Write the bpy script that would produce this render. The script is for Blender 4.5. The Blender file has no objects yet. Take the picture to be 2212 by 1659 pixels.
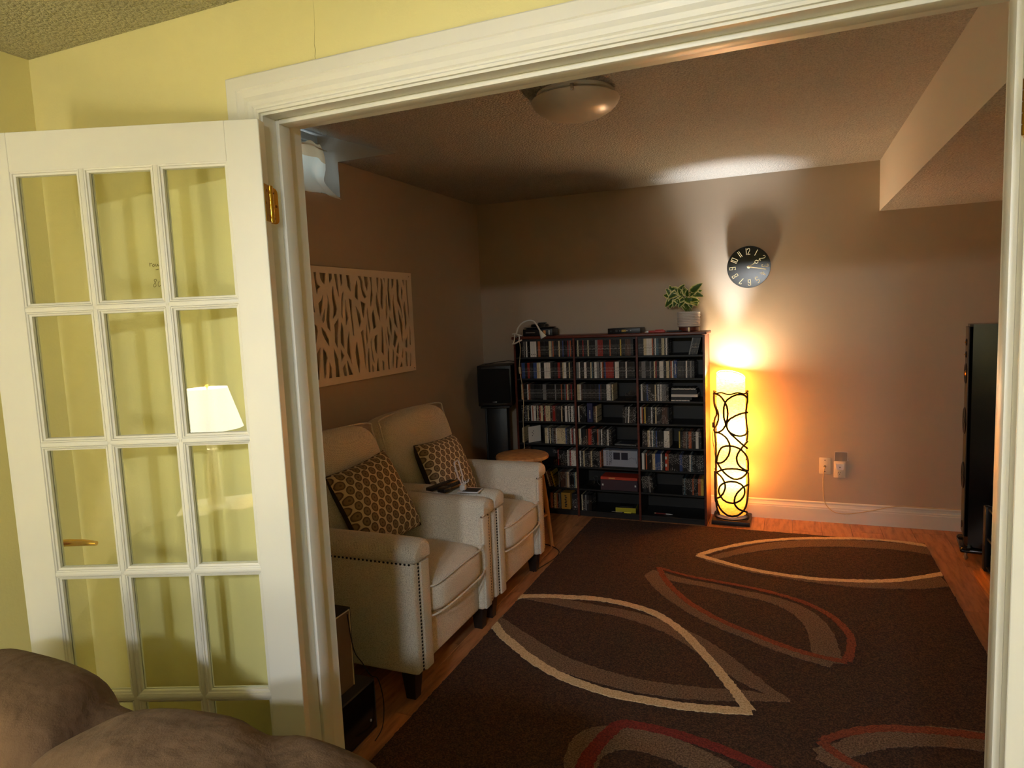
import bpy, bmesh, math, random
from mathutils import Vector, Matrix
random.seed(7)
sc = bpy.context.scene
COL = sc.collection
PI = math.pi

# ------------------------------------------------------------------ camera
F_PX, YAW, PITCH, ROLL, CAM_H = 1446.03, 0.3940, -0.1028, -0.0422, 1.60
W_PX, H_PX = 2212, 1659
_f = Vector((-math.sin(YAW) * math.cos(PITCH), math.cos(YAW) * math.cos(PITCH), math.sin(PITCH)))
_r0 = Vector((math.cos(YAW), math.sin(YAW), 0)); _u0 = _r0.cross(_f)
_r = math.cos(ROLL) * _r0 + math.sin(ROLL) * _u0
_u = -math.sin(ROLL) * _r0 + math.cos(ROLL) * _u0
cam_d = bpy.data.cameras.new('camera'); cam = bpy.data.objects.new('camera', cam_d); COL.objects.link(cam)
cam_d.sensor_fit = 'HORIZONTAL'; cam_d.sensor_width = 36.0; cam_d.lens = F_PX * 36.0 / W_PX; cam_d.clip_start = 0.02
cam.matrix_world = Matrix(((_r.x, _u.x, -_f.x, 0), (_r.y, _u.y, -_f.y, 0), (_r.z, _u.z, -_f.z, CAM_H), (0, 0, 0, 1)))
sc.camera = cam

def P(px, py, ax, v):
    """photo pixel -> point on the plane where coordinate ax equals v (metres)"""
    d = _f + _r * ((px - W_PX / 2) / F_PX) - _u * ((py - H_PX / 2) / F_PX)
    o = Vector((0, 0, CAM_H))
    return o + d * ((v - o[ax]) / d[ax])

# ------------------------------------------------------------------ world, exposure
w = bpy.data.worlds.new('dusk'); sc.world = w; w.use_nodes = True
w.node_tree.nodes['Background'].inputs[0].default_value = (0.45, 0.62, 0.80, 1)
w.node_tree.nodes['Background'].inputs[1].default_value = 0.6
vs = sc.view_settings
vs.view_transform = 'Standard'; vs.look = 'None'; vs.gamma = 1.0; vs.use_curve_mapping = False
vs.exposure = 2.5
sc.cycles.use_denoising = True
sc.cycles.sample_clamp_indirect = 4.0
sc.cycles.max_bounces = 12; sc.cycles.diffuse_bounces = 8; sc.cycles.transparent_max_bounces = 24
sc.cycles.caustics_reflective = False; sc.cycles.caustics_refractive = False

# light strengths used by the lamps built further down
E_TABLE_SHADE, E_TABLE_BULB = 4.3, 14.0
E_ADDED_SPOT, E_ADDED_DOME = 22.0, 62.0  # spot and dome are both added lamps, out of view
E_FLOOR_UPLIGHT, E_FLOOR_DIFFUSER, E_FLOOR_BULB_MID, E_FLOOR_BULB_LOW = 34.0, 25.0, 6.4, 5.6

# ------------------------------------------------------------------ materials
def S(r, g, b):
    def c(v):
        v /= 255.0
        return v / 12.92 if v <= 0.04045 else ((v + 0.055) / 1.055) ** 2.4
    return (c(r), c(g), c(b), 1.0)
MATS = {}
class NT:
    def __init__(s, name):
        m = bpy.data.materials.new(name); m.use_nodes = True
        s.m = m; s.t = m.node_tree; s.b = s.t.nodes['Principled BSDF']; s.o = s.t.nodes['Material Output']
        MATS[name] = m
    def n(s, typ, **kw):
        x = s.t.nodes.new(typ)
        for k, v in kw.items():
            if k.startswith('i_'):
                x.inputs[k[2:].replace('_', ' ')].default_value = v
            elif k[0] == 'I' and k[1:].isdigit():
                x.inputs[int(k[1:])].default_value = v
            else: setattr(x, k, v)
        return x
    def l(s, a, b): s.t.links.new(a, b)
    def math(s, op, a, b=None, c=None):
        x = s.t.nodes.new('ShaderNodeMath'); x.operation = op
        for i, v in enumerate((a, b, c)):
            if v is None: continue
            if isinstance(v, (int, float)): x.inputs[i].default_value = v
            else: s.l(v, x.inputs[i])
        return x.outputs[0]
    def mix(s, f, a, b):
        x = s.t.nodes.new('ShaderNodeMix'); x.data_type = 'RGBA'
        for i, v in ((0, f), (6, a), (7, b)):
            if isinstance(v, (int, float)): x.inputs[i].default_value = v
            elif isinstance(v, tuple): x.inputs[i].default_value = v
            else: s.l(v, x.inputs[i])
        return x.outputs[2]
    def noise(s, scale, detail=2.0, rough=0.5, co=None):
        x = s.n('ShaderNodeTexNoise'); x.inputs['Scale'].default_value = scale
        x.inputs['Detail'].default_value = detail; x.inputs['Roughness'].default_value = rough
        if co is not None: s.l(co, x.inputs['Vector'])
        return x
    def obj(s):
        return s.n('ShaderNodeTexCoord').outputs['Object']
    def ramp(s, f, stops):
        x = s.n('ShaderNodeValToRGB'); s.l(f, x.inputs[0]); e = x.color_ramp.elements
        while len(e) < len(stops): e.new(0.5)
        for q, (p, c) in zip(e, stops): q.position = p; q.color = c
        return x.outputs[0]
    def bump(s, h, strength, dist=0.01):
        x = s.n('ShaderNodeBump'); x.inputs['Strength'].default_value = strength; x.inputs['Distance'].default_value = dist
        s.l(h, x.inputs['Height']); s.l(x.outputs[0], s.b.inputs['Normal'])
    def base(s, c):
        if isinstance(c, tuple): s.b.inputs['Base Color'].default_value = c
        else: s.l(c, s.b.inputs['Base Color'])
    def set(s, **kw):
        for k, v in kw.items(): s.b.inputs[k.replace('_', ' ')].default_value = v
        return s

def plain(name, col, rough=0.5, metal=0.0, bump=None, var=0.0, **kw):
    t = NT(name); t.set(Roughness=rough, Metallic=metal, **kw)
    if var or bump:
        co = t.obj()
    if var:
        nz = t.noise(9.0, 4.0, 0.6, co)
        d = tuple(c * (1 - var) for c in col[:3]) + (1,)
        t.base(t.mix(nz.outputs[0], d, tuple(min(1, c * (1 + var)) for c in col[:3]) + (1,)))
    else: t.base(col)
    if bump:
        nz2 = t.noise(bump[0], 3.0, 0.6, co); t.bump(nz2.outputs[0], bump[1], bump[2])
    return t.m

plain('paint_grey', S(190, 173, 152), 0.75, bump=(160, 0.25, 0.002), var=0.03)
plain('paint_yellow', S(224, 214, 152), 0.7, bump=(140, 0.2, 0.002), var=0.02)
plain('trim_white', S(222, 220, 211), 0.38, var=0.015)
plain('door_white', S(222, 220, 210), 0.42, var=0.012)
def popcorn(name, col):
    t = NT(name); co = t.obj(); t.set(Roughness=0.95)
    v = t.n('ShaderNodeTexVoronoi'); v.inputs['Scale'].default_value = 85; t.l(co, v.inputs['Vector'])
    nz = t.noise(190, 3, 0.7, co)
    h = t.math('ADD', t.math('MULTIPLY', v.outputs['Distance'], -1.0), nz.outputs[0])
    t.bump(h, 1.0, 0.022)
    t.base(t.ramp(nz.outputs[0], [(0.38, tuple(c * 0.66 for c in col[:3]) + (1,)), (0.5, tuple(c * 0.9 for c in col[:3]) + (1,)), (0.62, col)]))
popcorn('popcorn_beige', S(245, 236, 222))
plain('ceiling_paint', S(236, 226, 210), 0.8)
popcorn('popcorn_yellow', S(244, 236, 196))
plain('carpet_hidden', S(150, 135, 110), 0.95, var=0.1)
def wood(name, c1, c2, rough, sx, sy, sz, rnd=0.0):
    t = NT(name); co = t.obj(); mp = t.n('ShaderNodeMapping'); mp.inputs['Scale'].default_value = (sx, sy, sz)
    t.l(co, mp.inputs['Vector'])
    if rnd:
        oi = t.n('ShaderNodeObjectInfo')
        cx = t.n('ShaderNodeCombineXYZ'); t.l(t.math('MULTIPLY', oi.outputs['Random'], 37.0), cx.inputs[0]); t.l(t.math('MULTIPLY', oi.outputs['Random'], 91.0), cx.inputs[1])
        t.l(cx.outputs[0], mp.inputs['Location'])
    nz = t.noise(6.0, 6.0, 0.62, mp.outputs[0])
    col = t.ramp(nz.outputs[0], [(0.3, c2), (0.55, c1), (0.75, tuple(min(1, c * 1.15) for c in c1[:3]) + (1,))])
    if rnd:
        k = t.math('ADD', t.math('MULTIPLY', oi.outputs['Random'], rnd), 1.0 - rnd / 2)
        hs = t.n('ShaderNodeHueSaturation'); t.l(col, hs.inputs['Color']); t.l(k, hs.inputs['Value']); col = hs.outputs[0]
    t.base(col); t.set(Roughness=rough)
    t.bump(nz.outputs[0], 0.12, 0.002)
    return t.m
wood('laminate', S(176, 126, 84), S(126, 82, 50), 0.42, 6, 0.8, 6, 0.3)
wood('cherry', S(104, 48, 34), S(74, 32, 24), 0.4, 1.2, 6, 6)
wood('oak_light', S(206, 150, 92), S(170, 112, 62), 0.45, 4, 4, 1)
wood('leg_dark', S(36, 28, 24), S(24, 18, 16), 0.4, 6, 6, 1)
wood('wood_honey', S(190, 128, 62), S(148, 92, 42), 0.45, 6, 1, 6)
plain('black_board', S(24, 23, 23), 0.5, var=0.06)
plain('black_plastic', S(18, 18, 19), 0.4)
plain('black_gloss', S(12, 12, 13), 0.18)
plain('black_cloth', S(15, 15, 15), 0.9, bump=(900, 0.5, 0.001))
plain('dark_grey', S(46, 47, 48), 0.5)
plain('metal_steel', S(190, 190, 190), 0.3, 1.0)
plain('brass', S(214, 166, 62), 0.2, 1.0)
plain('brass_dark', S(150, 100, 30), 0.3, 1.0)
plain('gold', S(240, 220, 172), 0.35, 0.15)
plain('dial_black', S(8, 8, 9), 0.8, Specular_IOR_Level=0.02)
plain('white_plastic', S(228, 224, 214), 0.4)
plain('white_cool', S(222, 222, 230), 0.4)
plain('ivory', S(226, 212, 184), 0.45)
plain('cable_ivory', S(206, 184, 142), 0.5)
plain('cable_black', S(16, 15, 15), 0.5)
plain('slot_black', S(8, 8, 8), 0.6)
plain('pot_white', S(214, 208, 200), 0.55)
plain('curtain_cloth', S(246, 234, 208), 0.9, bump=(500, 0.3, 0.001))
plain('curtain_band', S(224, 186, 138), 0.9, bump=(500, 0.3, 0.001))
plain('window_frame', S(208, 216, 222), 0.4)
plain('panel_wood', S(250, 232, 212), 0.6, var=0.03)
plain('tan_board', S(138, 112, 92), 0.6, var=0.05)
plain('red_plastic', S(186, 62, 56), 0.45)
plain('red_print', S(190, 66, 44), 0.5)
plain('purple_card', S(66, 46, 56), 0.5, var=0.08)
plain('yellowgreen_card', S(176, 170, 38), 0.5)
plain('gold_card', S(190, 148, 62), 0.5)
plain('silver_card', S(158, 166, 182), 0.45, var=0.06)
plain('navy_card', S(34, 40, 84), 0.5)
plain('photo_dark', S(26, 32, 52), 0.4, var=0.3)
plain('ink', S(40, 38, 40), 0.6)
plain('pencil', S(150, 138, 84), 0.8)
plain('label_orange', S(226, 160, 96), 0.6)
plain('label_white', S(216, 214, 206), 0.6)
plain('soil', S(40, 30, 22), 0.95)
plain('stem_green', S(104, 124, 50), 0.6)
plain('cord_vine', S(20, 13, 10), 0.85, bump=(300, 0.6, 0.003))
plain('pen_red', S(110, 34, 30), 0.4)
plain('yellow_plastic', S(222, 216, 70), 0.4)
plain('table_white', S(224, 214, 190), 0.5)

def fabric(name, c1, c2):
    t = NT(name); co = t.obj(); sp = t.n('ShaderNodeSeparateXYZ'); t.l(co, sp.inputs[0])
    u = t.math('ADD', sp.outputs[0], sp.outputs[1])
    v = t.math('ADD', sp.outputs[2], t.math('MULTIPLY', t.math('SUBTRACT', sp.outputs[0], sp.outputs[1]), 0.7))
    zig = t.math('PINGPONG', u, 0.009)
    st = t.math('SINE', t.math('MULTIPLY', t.math('ADD', v, zig), 2 * PI / 0.0045))
    nz = t.noise(300, 5, 0.8, co)
    f = t.math('ADD', t.math('MULTIPLY', st, 0.05), nz.outputs[0])
    col = t.ramp(f, [(0.38, c2), (0.5, c1), (0.63, tuple(min(1, c * 1.12) for c in c1[:3]) + (1,))])
    t.base(col); t.set(Roughness=0.92); t.b.inputs['Sheen Weight'].default_value = 0.15
    t.bump(f, 0.5, 0.002)
def sheer(name, c):
    t = NT(name); t.t.nodes.remove(t.b)
    d = t.n('ShaderNodeBsdfDiffuse'); tl = t.n('ShaderNodeBsdfTranslucent'); d.inputs[0].default_value = c; tl.inputs[0].default_value = c
    mx = t.n('ShaderNodeMixShader'); mx.inputs[0].default_value = 0.5; t.l(d.outputs[0], mx.inputs[1]); t.l(tl.outputs[0], mx.inputs[2]); t.l(mx.outputs[0], t.o.inputs[0])
sheer('curtain_sheer', S(250, 238, 212)); sheer('curtain_hem', S(232, 196, 150))
fabric('linen', S(228, 221, 206), S(166, 155, 138))
def suede(name):
    t = NT(name); co = t.obj(); a = t.noise(7, 5, 0.6, co); b = t.noise(300, 2, 0.6, co)
    t.base(t.mix(t.math('MULTIPLY', a.outputs[0], 0.9), S(56, 39, 25), S(112, 84, 58)))
    t.set(Roughness=0.95)
    c = t.noise(9, 3, 0.55, co)
    t.bump(t.math('ADD', c.outputs[0], t.math('MULTIPLY', b.outputs[0], 0.04)), 0.55, 0.05)
suede('suede_brown')
def rugmat(name, c1, c2, c3):
    t = NT(name); co = t.obj(); nz = t.noise(150, 4, 0.85, co); big = t.noise(3, 2, 0.5, co)
    col = t.ramp(nz.outputs[0], [(0.41, c2), (0.5, c1), (0.60, c3)])
    t.base(t.mix(t.math('MULTIPLY', big.outputs[0], 0.25), col, c2)); t.set(Roughness=1.0)
    t.bump(nz.outputs[0], 0.9, 0.006)
rugmat('rug_brown', S(66, 42, 28), S(32, 19, 12), S(108, 74, 52))
rugmat('rug_taupe', S(122, 98, 76), S(76, 58, 43), S(160, 134, 106))
rugmat('rug_cream', S(232, 208, 162), S(196, 168, 120), S(246, 226, 186))
rugmat('rug_rust', S(140, 66, 40), S(98, 42, 26), S(168, 92, 60))
rugmat('rug_red', S(128, 34, 28), S(86, 22, 20), S(150, 56, 44))

def hexprint(name):
    t = NT(name); uv = t.n('ShaderNodeTexCoord').outputs['UV']
    nzv = t.noise(22, 2, 0.5, uv)
    add = t.n('ShaderNodeVectorMath', operation='MULTIPLY_ADD'); t.l(nzv.outputs['Color'], add.inputs[0]); add.inputs[1].default_value = (0.012, 0.012, 0); t.l(uv, add.inputs[2])
    sp = t.n('ShaderNodeSeparateXYZ'); t.l(add.outputs[0], sp.inputs[0])
    N = 8.5
    x = t.math('MULTIPLY', sp.outputs[0], N); y = t.math('MULTIPLY', sp.outputs[1], N / 1.6)
    def cell(ox, oy):
        fx = t.math('SUBTRACT', t.math('FRACT', t.math('ADD', x, ox)), 0.5)
        fy = t.math('MULTIPLY', t.math('SUBTRACT', t.math('FRACT', t.math('ADD', y, oy)), 0.5), 1.45)
        return t.math('SQRT', t.math('ADD', t.math('MULTIPLY', fx, fx), t.math('MULTIPLY', fy, fy)))
    d = t.math('MINIMUM', cell(0, 0), cell(0.5, 0.5))
    col = t.ramp(d, [(0.0, S(104, 86, 64)), (0.08, S(104, 86, 64)), (0.11, S(150, 126, 98)), (0.26, S(142, 118, 90)), (0.33, S(100, 80, 60)), (0.37, S(100, 80, 60)), (0.40, S(226, 206, 168)), (0.7, S(232, 214, 178))])
    t.base(col); t.set(Roughness=0.85)
    nz = t.noise(500, 2, 0.6, t.obj()); t.bump(nz.outputs[0], 0.3, 0.001)
hexprint('pillow_print')
plain('pillow_dark', S(52, 44, 36), 0.9, bump=(500, 0.3, 0.001))

def spine(name, col, txt, amt):
    t = NT(name); co = t.obj(); mp = t.n('ShaderNodeMapping'); mp.inputs['Scale'].default_value = (260, 3, 150); t.l(co, mp.inputs['Vector'])
    nz = t.noise(1.0, 1.0, 0.5, mp.outputs[0])
    mk = t.noise(14, 1, 0.5, co)
    f = t.math('MULTIPLY', t.math('GREATER_THAN', nz.outputs[0], 0.60), t.math('GREATER_THAN', mk.outputs[0], amt))
    t.base(t.mix(f, col, txt)); t.set(Roughness=0.35)
SP = ['black', 'charcoal', 'white', 'cream', 'grey', 'rust', 'red', 'blue', 'yellow', 'brown', 'teal']
_spc = {'black': (16, 16, 17), 'charcoal': (38, 38, 40), 'white': (226, 222, 212), 'cream': (212, 198, 160), 'grey': (128, 128, 126),
        'rust': (176, 92, 52), 'red': (150, 42, 36), 'blue': (48, 74, 128), 'yellow': (206, 178, 80), 'brown': (88, 62, 50), 'teal': (60, 92, 104)}
for k, c in _spc.items():
    dark = sum(c) < 330
    spine('spine_' + k, S(*c), S(190, 186, 176) if dark else S(50, 46, 44), 0.45)
def leafmat():
    t = NT('leaf_variegated'); a = t.n('ShaderNodeAttribute'); a.attribute_name = 'edge'
    nz = t.noise(70, 3, 0.6, t.obj())
    f = t.math('ADD', a.outputs['Fac'], t.math('MULTIPLY', t.math('SUBTRACT', nz.outputs[0], 0.5), 0.55))
    t.base(t.ramp(f, [(0.0, S(62, 92, 34)), (0.48, S(70, 104, 38)), (0.66, S(176, 186, 70)), (0.82, S(238, 232, 170))]))
    t.set(Roughness=0.45)
leafmat()
def glass(name, tint, ior, extra=0.0):
    t = NT(name); t.t.nodes.remove(t.b)
    tr = t.n('ShaderNodeBsdfTransparent'); tr.inputs[0].default_value = tint
    gl = t.n('ShaderNodeBsdfGlossy'); gl.inputs['Roughness'].default_value = 0.0
    fr = t.n('ShaderNodeFresnel'); fr.inputs[0].default_value = ior
    ge = t.n('ShaderNodeNewGeometry')
    fac = t.math('MULTIPLY', t.math('ADD', fr.outputs[0], extra), t.math('SUBTRACT', 1.0, ge.outputs['Backfacing']))
    mx = t.n('ShaderNodeMixShader'); t.l(fac, mx.inputs[0]); t.l(tr.outputs[0], mx.inputs[1]); t.l(gl.outputs[0], mx.inputs[2])
    t.l(mx.outputs[0], t.o.inputs[0])
glass('pane_glass', (0.97, 0.985, 0.97, 1), 1.48)
glass('clear_plastic', (0.95, 0.95, 0.95, 1), 1.5, 0.03)
def frosted():
    t = NT('frosted_dome'); t.base(S(214, 206, 190)); t.set(Roughness=0.3); t.b.inputs['Subsurface Weight'].default_value = 0.0
frosted()
def emit(name, col, strength, basec=None):
    t = NT(name); t.base(basec or col); t.b.inputs['Emission Color'].default_value = col; t.b.inputs['Emission Strength'].default_value = strength
    t.set(Roughness=0.8)
emit('table_shade_lit', S(255, 252, 236), E_TABLE_SHADE)
emit('added_dome_lit', S(242, 249, 255), E_ADDED_DOME)
emit('diffuser_lit', S(255, 228, 182), E_FLOOR_DIFFUSER)
emit('bulb_lit', S(255, 240, 220), 30.0)
def lampcloth():
    t = NT('lamp_cloth'); t.t.nodes.remove(t.b); co = t.obj()
    mp = t.n('ShaderNodeMapping'); mp.inputs['Scale'].default_value = (40, 40, 260); t.l(co, mp.inputs['Vector'])
    nz = t.noise(1.0, 3, 0.7, mp.outputs[0])
    col = t.ramp(nz.outputs[0], [(0.3, S(226, 138, 44)), (0.5, S(244, 168, 64)), (0.7, S(252, 190, 92))])
    d = t.n('ShaderNodeBsdfDiffuse'); tl = t.n('ShaderNodeBsdfTranslucent'); t.l(col, d.inputs[0]); t.l(col, tl.inputs[0])
    mx = t.n('ShaderNodeMixShader'); mx.inputs[0].default_value = 0.6; t.l(d.outputs[0], mx.inputs[1]); t.l(tl.outputs[0], mx.inputs[2])
    t.l(mx.outputs[0], t.o.inputs[0])
lampcloth()
def matcloth():
    t = NT('woven_mat'); co = t.obj(); nz = t.noise(30, 4, 0.7, co)
    t.base(t.ramp(nz.outputs[0], [(0.35, S(120, 84, 60)), (0.5, S(214, 190, 150)), (0.65, S(170, 110, 80))])); t.set(Roughness=0.9)
matcloth()

# ------------------------------------------------------------------ mesh helpers
class MB:
    def __init__(s): s.v = []; s.f = []; s.mi = []; s.sm = []; s.cur = 0
    def add(s, vs_, fs, smooth=False):
        o = len(s.v); s.v += [tuple(v) for v in vs_]
        for f in fs: s.f.append([i + o for i in f]); s.mi.append(s.cur); s.sm.append(smooth)
        return s
    def box(s, x0, x1, y0, y1, z0, z1, bev=0.0, seg=2, M=None):
        if bev <= 0:
            vs_ = [(x, y, z) for x in (x0, x1) for y in (y0, y1) for z in (z0, z1)]
            fs = [(0, 1, 3, 2), (4, 6, 7, 5), (0, 4, 5, 1), (2, 3, 7, 6), (0, 2, 6, 4), (1, 5, 7, 3)]
            if M is not None: vs_ = [M @ Vector(v) for v in vs_]
            return s.add(vs_, fs)
        bm = bmesh.new(); bmesh.ops.create_cube(bm, size=1.0)
        for v in bm.verts:
            v.co = Vector(((x0 + x1) / 2 + v.co.x * (x1 - x0), (y0 + y1) / 2 + v.co.y * (y1 - y0), (z0 + z1) / 2 + v.co.z * (z1 - z0)))
        bmesh.ops.bevel(bm, geom=bm.edges[:], offset=bev, segments=seg, profile=0.5, affect='EDGES', clamp_overlap=True)
        return s.bm(bm, M, seg > 1)
    def bm(s, bm, M=None, smooth=False):
        bm.verts.index_update()
        vs_ = [(M @ v.co) if M is not None else v.co.copy() for v in bm.verts]
        s.add(vs_, [[v.index for v in f.verts] for f in bm.faces], smooth); bm.free(); return s
    def tube(s, pts, r, n=8, closed=False, caps=True):
        pts = [Vector(p) for p in pts]; m = len(pts); rr = r if isinstance(r, (list, tuple)) else [r] * m
        vs_ = []; prev = None
        for i, p in enumerate(pts):
            if closed: t = pts[(i + 1) % m] - pts[i - 1]
            else: t = pts[min(i + 1, m - 1)] - pts[max(i - 1, 0)]
            t.normalize()
            if prev is None:
                a = Vector((0, 0, 1)) if abs(t.z) < 0.9 else Vector((1, 0, 0)); nrm = t.cross(a).normalized()
            else:
                nrm = prev - t * prev.dot(t)
                if nrm.length < 1e-6: nrm = t.orthogonal()
                nrm.normalize()
            prev = nrm; b = t.cross(nrm)
            for k in range(n):
                a = 2 * PI * k / n; vs_.append(p + (nrm * math.cos(a) + b * math.sin(a)) * rr[i])
        fs = []
        for i in range(m if closed else m - 1):
            j = (i + 1) % m
            for k in range(n): fs.append((i * n + k, i * n + (k + 1) % n, j * n + (k + 1) % n, j * n + k))
        if caps and not closed: fs += [list(range(n))[::-1], list(range((m - 1) * n, m * n))]
        return s.add(vs_, fs, True)
    def lathe(s, prof, c=(0, 0, 0), n=32, M=None, caps=True):
        vs_ = []; fs = []
        for (r, z) in prof:
            for k in range(n):
                a = 2 * PI * k / n; vs_.append(Vector((r * math.cos(a), r * math.sin(a), z)))
        m = len(prof)
        for i in range(m - 1):
            for k in range(n): fs.append((i * n + k, i * n + (k + 1) % n, (i + 1) * n + (k + 1) % n, (i + 1) * n + k))
        if caps: fs += [list(range(n))[::-1], list(range((m - 1) * n, m * n))]
        c = Vector(c); vs_ = [((M @ v) if M is not None else v) + c for v in vs_]
        return s.add(vs_, fs, True)
    def prism(s, poly, axis, a, b):
        """poly: list of 2-D points in the two other axes (cyclic order), extruded along axis from a to b"""
        n = len(poly); vs_ = []
        for t in (a, b):
            for p in poly:
                q = [0, 0, 0]; o = [i for i in range(3) if i != axis]; q[axis] = t; q[o[0]] = p[0]; q[o[1]] = p[1]; vs_.append(q)
        fs = [list(range(n)), list(range(n, 2 * n))[::-1]] + [(i, i + n, (i + 1) % n + n, (i + 1) % n) for i in range(n)]
        return s.add(vs_, fs)
    def build(s, name, mat, parent=None, fix=True, uv=None):
        me = bpy.data.meshes.new(name); me.from_pydata(s.v, [], s.f)
        for m in (mat if isinstance(mat, (list, tuple)) else [mat]): me.materials.append(MATS[m])
        me.polygons.foreach_set('material_index', s.mi); me.polygons.foreach_set('use_smooth', s.sm)
        if fix:
            bm = bmesh.new(); bm.from_mesh(me); bmesh.ops.recalc_face_normals(bm, faces=bm.faces[:]); bm.to_mesh(me); bm.free()
        me.update()
        if any(s.sm):
            try: me.set_sharp_from_angle(angle=math.radians(40))
            except Exception: pass
        o = bpy.data.objects.new(name, me); COL.objects.link(o)
        if parent is not None: o.parent = parent
        return o
def tag(o, label, cat=None, group=None, kind=None):
    if label: o['label'] = label
    if cat: o['category'] = cat
    if group: o['group'] = group
    if kind: o['kind'] = kind
    return o
def thing(name, label, cat, loc=(0, 0, 0), rotz=0.0, group=None):
    o = bpy.data.objects.new(name, None); COL.objects.link(o); o.location = loc; o.rotation_euler = (0, 0, rotz)
    o.empty_display_size = 0.05
    return tag(o, label, cat, group)
def struct(o, label=None): o['kind'] = 'structure'; return tag(o, label)
def B(*a, **k): return MB().box(*a, **k)
def smooth_curve(pts, n=6, closed=False):
    pts = [Vector(p) for p in pts]; m = len(pts); out = []
    for i in range(m if closed else m - 1):
        if closed: p0, p1, p2, p3 = pts[i - 1], pts[i], pts[(i + 1) % m], pts[(i + 2) % m]
        else: p0, p1, p2, p3 = pts[max(i - 1, 0)], pts[i], pts[i + 1], pts[min(i + 2, m - 1)]
        for k in range(n):
            t = k / n
            out.append(0.5 * ((2 * p1) + (p2 - p0) * t + (2 * p0 - 5 * p1 + 4 * p2 - p3) * t * t + (3 * p1 - p0 - 3 * p2 + p3) * t ** 3))
    if not closed: out.append(pts[-1])
    return out
def cushion(sx, sy, sz, p=4.0, crown=0.0, n=12, wf=None):
    """rounded upholstered block, half sizes sx sy sz, superellipsoid edges; crown puffs the +z face"""
    bm = bmesh.new(); bmesh.ops.create_cube(bm, size=2.0)
    bmesh.ops.subdivide_edges(bm, edges=bm.edges[:], cuts=n, use_grid_fill=True)
    for v in bm.verts:
        c = v.co; q = (abs(c.x) ** p + abs(c.y) ** p + abs(c.z) ** p) ** (1 / p); c = c / q
        x, y, z = c.x, c.y, c.z
        if crown and z > 0: z += crown * (1 - min(1, abs(x)) ** 2) * (1 - min(1, abs(y)) ** 2)
        co = Vector((x * sx, y * sy, z * sz))
        if wf: co = wf(co)
        v.co = co
    return bm

# ================================================================== SETTING
YB, XL, ZC = 5.262, -2.443, 2.534          # grey room back wall, left wall, ceiling
XR, XS, ZS = 2.25, 0.571, 2.197            # right wall, bulkhead side and underside
YN, YF = 1.35, 1.48                        # doorway wall, near (yellow) and far (grey) face
JL, JR, JT = -1.19, 0.357, 2.11            # opening between the jambs
YXL, YXR, YY0, YZC = -2.03, 2.6, -3.4, 2.39  # yellow room

struct(B(XL - .15, XR + .15, YB, YB + .12, 0, ZC + .1).build('wall_back', 'paint_grey'), 'taupe grey wall behind the bookcase and floor lamp')
mb = MB()
RW0, RW1, RX, RSILL = 2.30, 3.37, -2.05, 2.33    # window recess: y range, ceiling cut, sill
mb.box(XL - .5, XL, RW1, YB, 0, ZC + .1); mb.box(XL - .5, XL, YF - .06, RW0, 0, ZC + .1); mb.box(XL - .5, XL, RW0, RW1, 0, RSILL)
wl = struct(mb.build('wall_left', 'paint_grey'), 'taupe grey wall behind the armchairs with a high window recess')
sl = lambda x: ZC + (RX - x) * 0.336
for y0, y1 in ((RW1 - .008, RW1 - .0002), (RW0 + .0002, RW0 + .008)):
    MB().prism([(XL - .42, RSILL), (XL, RSILL), (XL, ZC), (RX, ZC), (XL - .42, sl(XL - .42))], 1, y0, y1).build('window_reveal', 'paint_grey', wl)
struct(B(XR, XR + .12, YF, YB, 0, ZC + .1).build('wall_right', 'paint_grey'))
mb = MB()
mb.box(RX, XR, YF - .06, YB, ZC, ZC + .1); mb.box(XL, RX, RW1, YB, ZC, ZC + .1); mb.box(XL, RX, YF - .06, RW0, ZC, ZC + .1)
mb.prism([(RX, ZC), (RX, ZC + .05), (XL - .42, sl(XL - .42) + .05), (XL - .42, sl(XL - .42))], 1, RW0, RW1)
struct(mb.build('ceiling', 'popcorn_beige'), 'beige popcorn ceiling')
so = MB(); so.cur = 0; so.box(XS, XR, YF, YB, ZS, ZC - .001); so.mi = [1 if k == 4 else 0 for k in range(6)]; sob = so.build('trim_bulkhead', ['ceiling_paint', 'popcorn_beige'])
struct(sob, 'boxed-in bulkhead hanging below the popcorn ceiling')
# grey room floor: sub-floor with laminate planks running away from the doorway
fl = struct(B(XL, XR, YF - .1, YB, -.1, -.009).build('floor', 'dark_grey'), 'laminate plank floor')
PWD, PLN = 0.19, 1.25
plank_mesh = {}
x = XL; ci = 0
while x < XR - .01:
    x1 = min(x + PWD, XR); y = YF - .1 - ((ci * 0.47) % 1.0) * PLN
    while y < YB - .01:
        ya, yb = max(y, YF - .1), min(y + PLN, YB)
        if yb - ya > 0.03:
            key = (round(x1 - x, 3), round(yb - ya, 3))
            if key not in plank_mesh:
                o = B(.0008, x1 - x - .0008, .0008, yb - ya - .0008, -.009, 0, bev=.0012, seg=1).build('plank', 'laminate', fl); plank_mesh[key] = o.data
            else:
                o = bpy.data.objects.new('plank', plank_mesh[key]); COL.objects.link(o); o.parent = fl
            o.location = (x, ya, 0)
        y += PLN
    x += PWD; ci += 1
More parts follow.
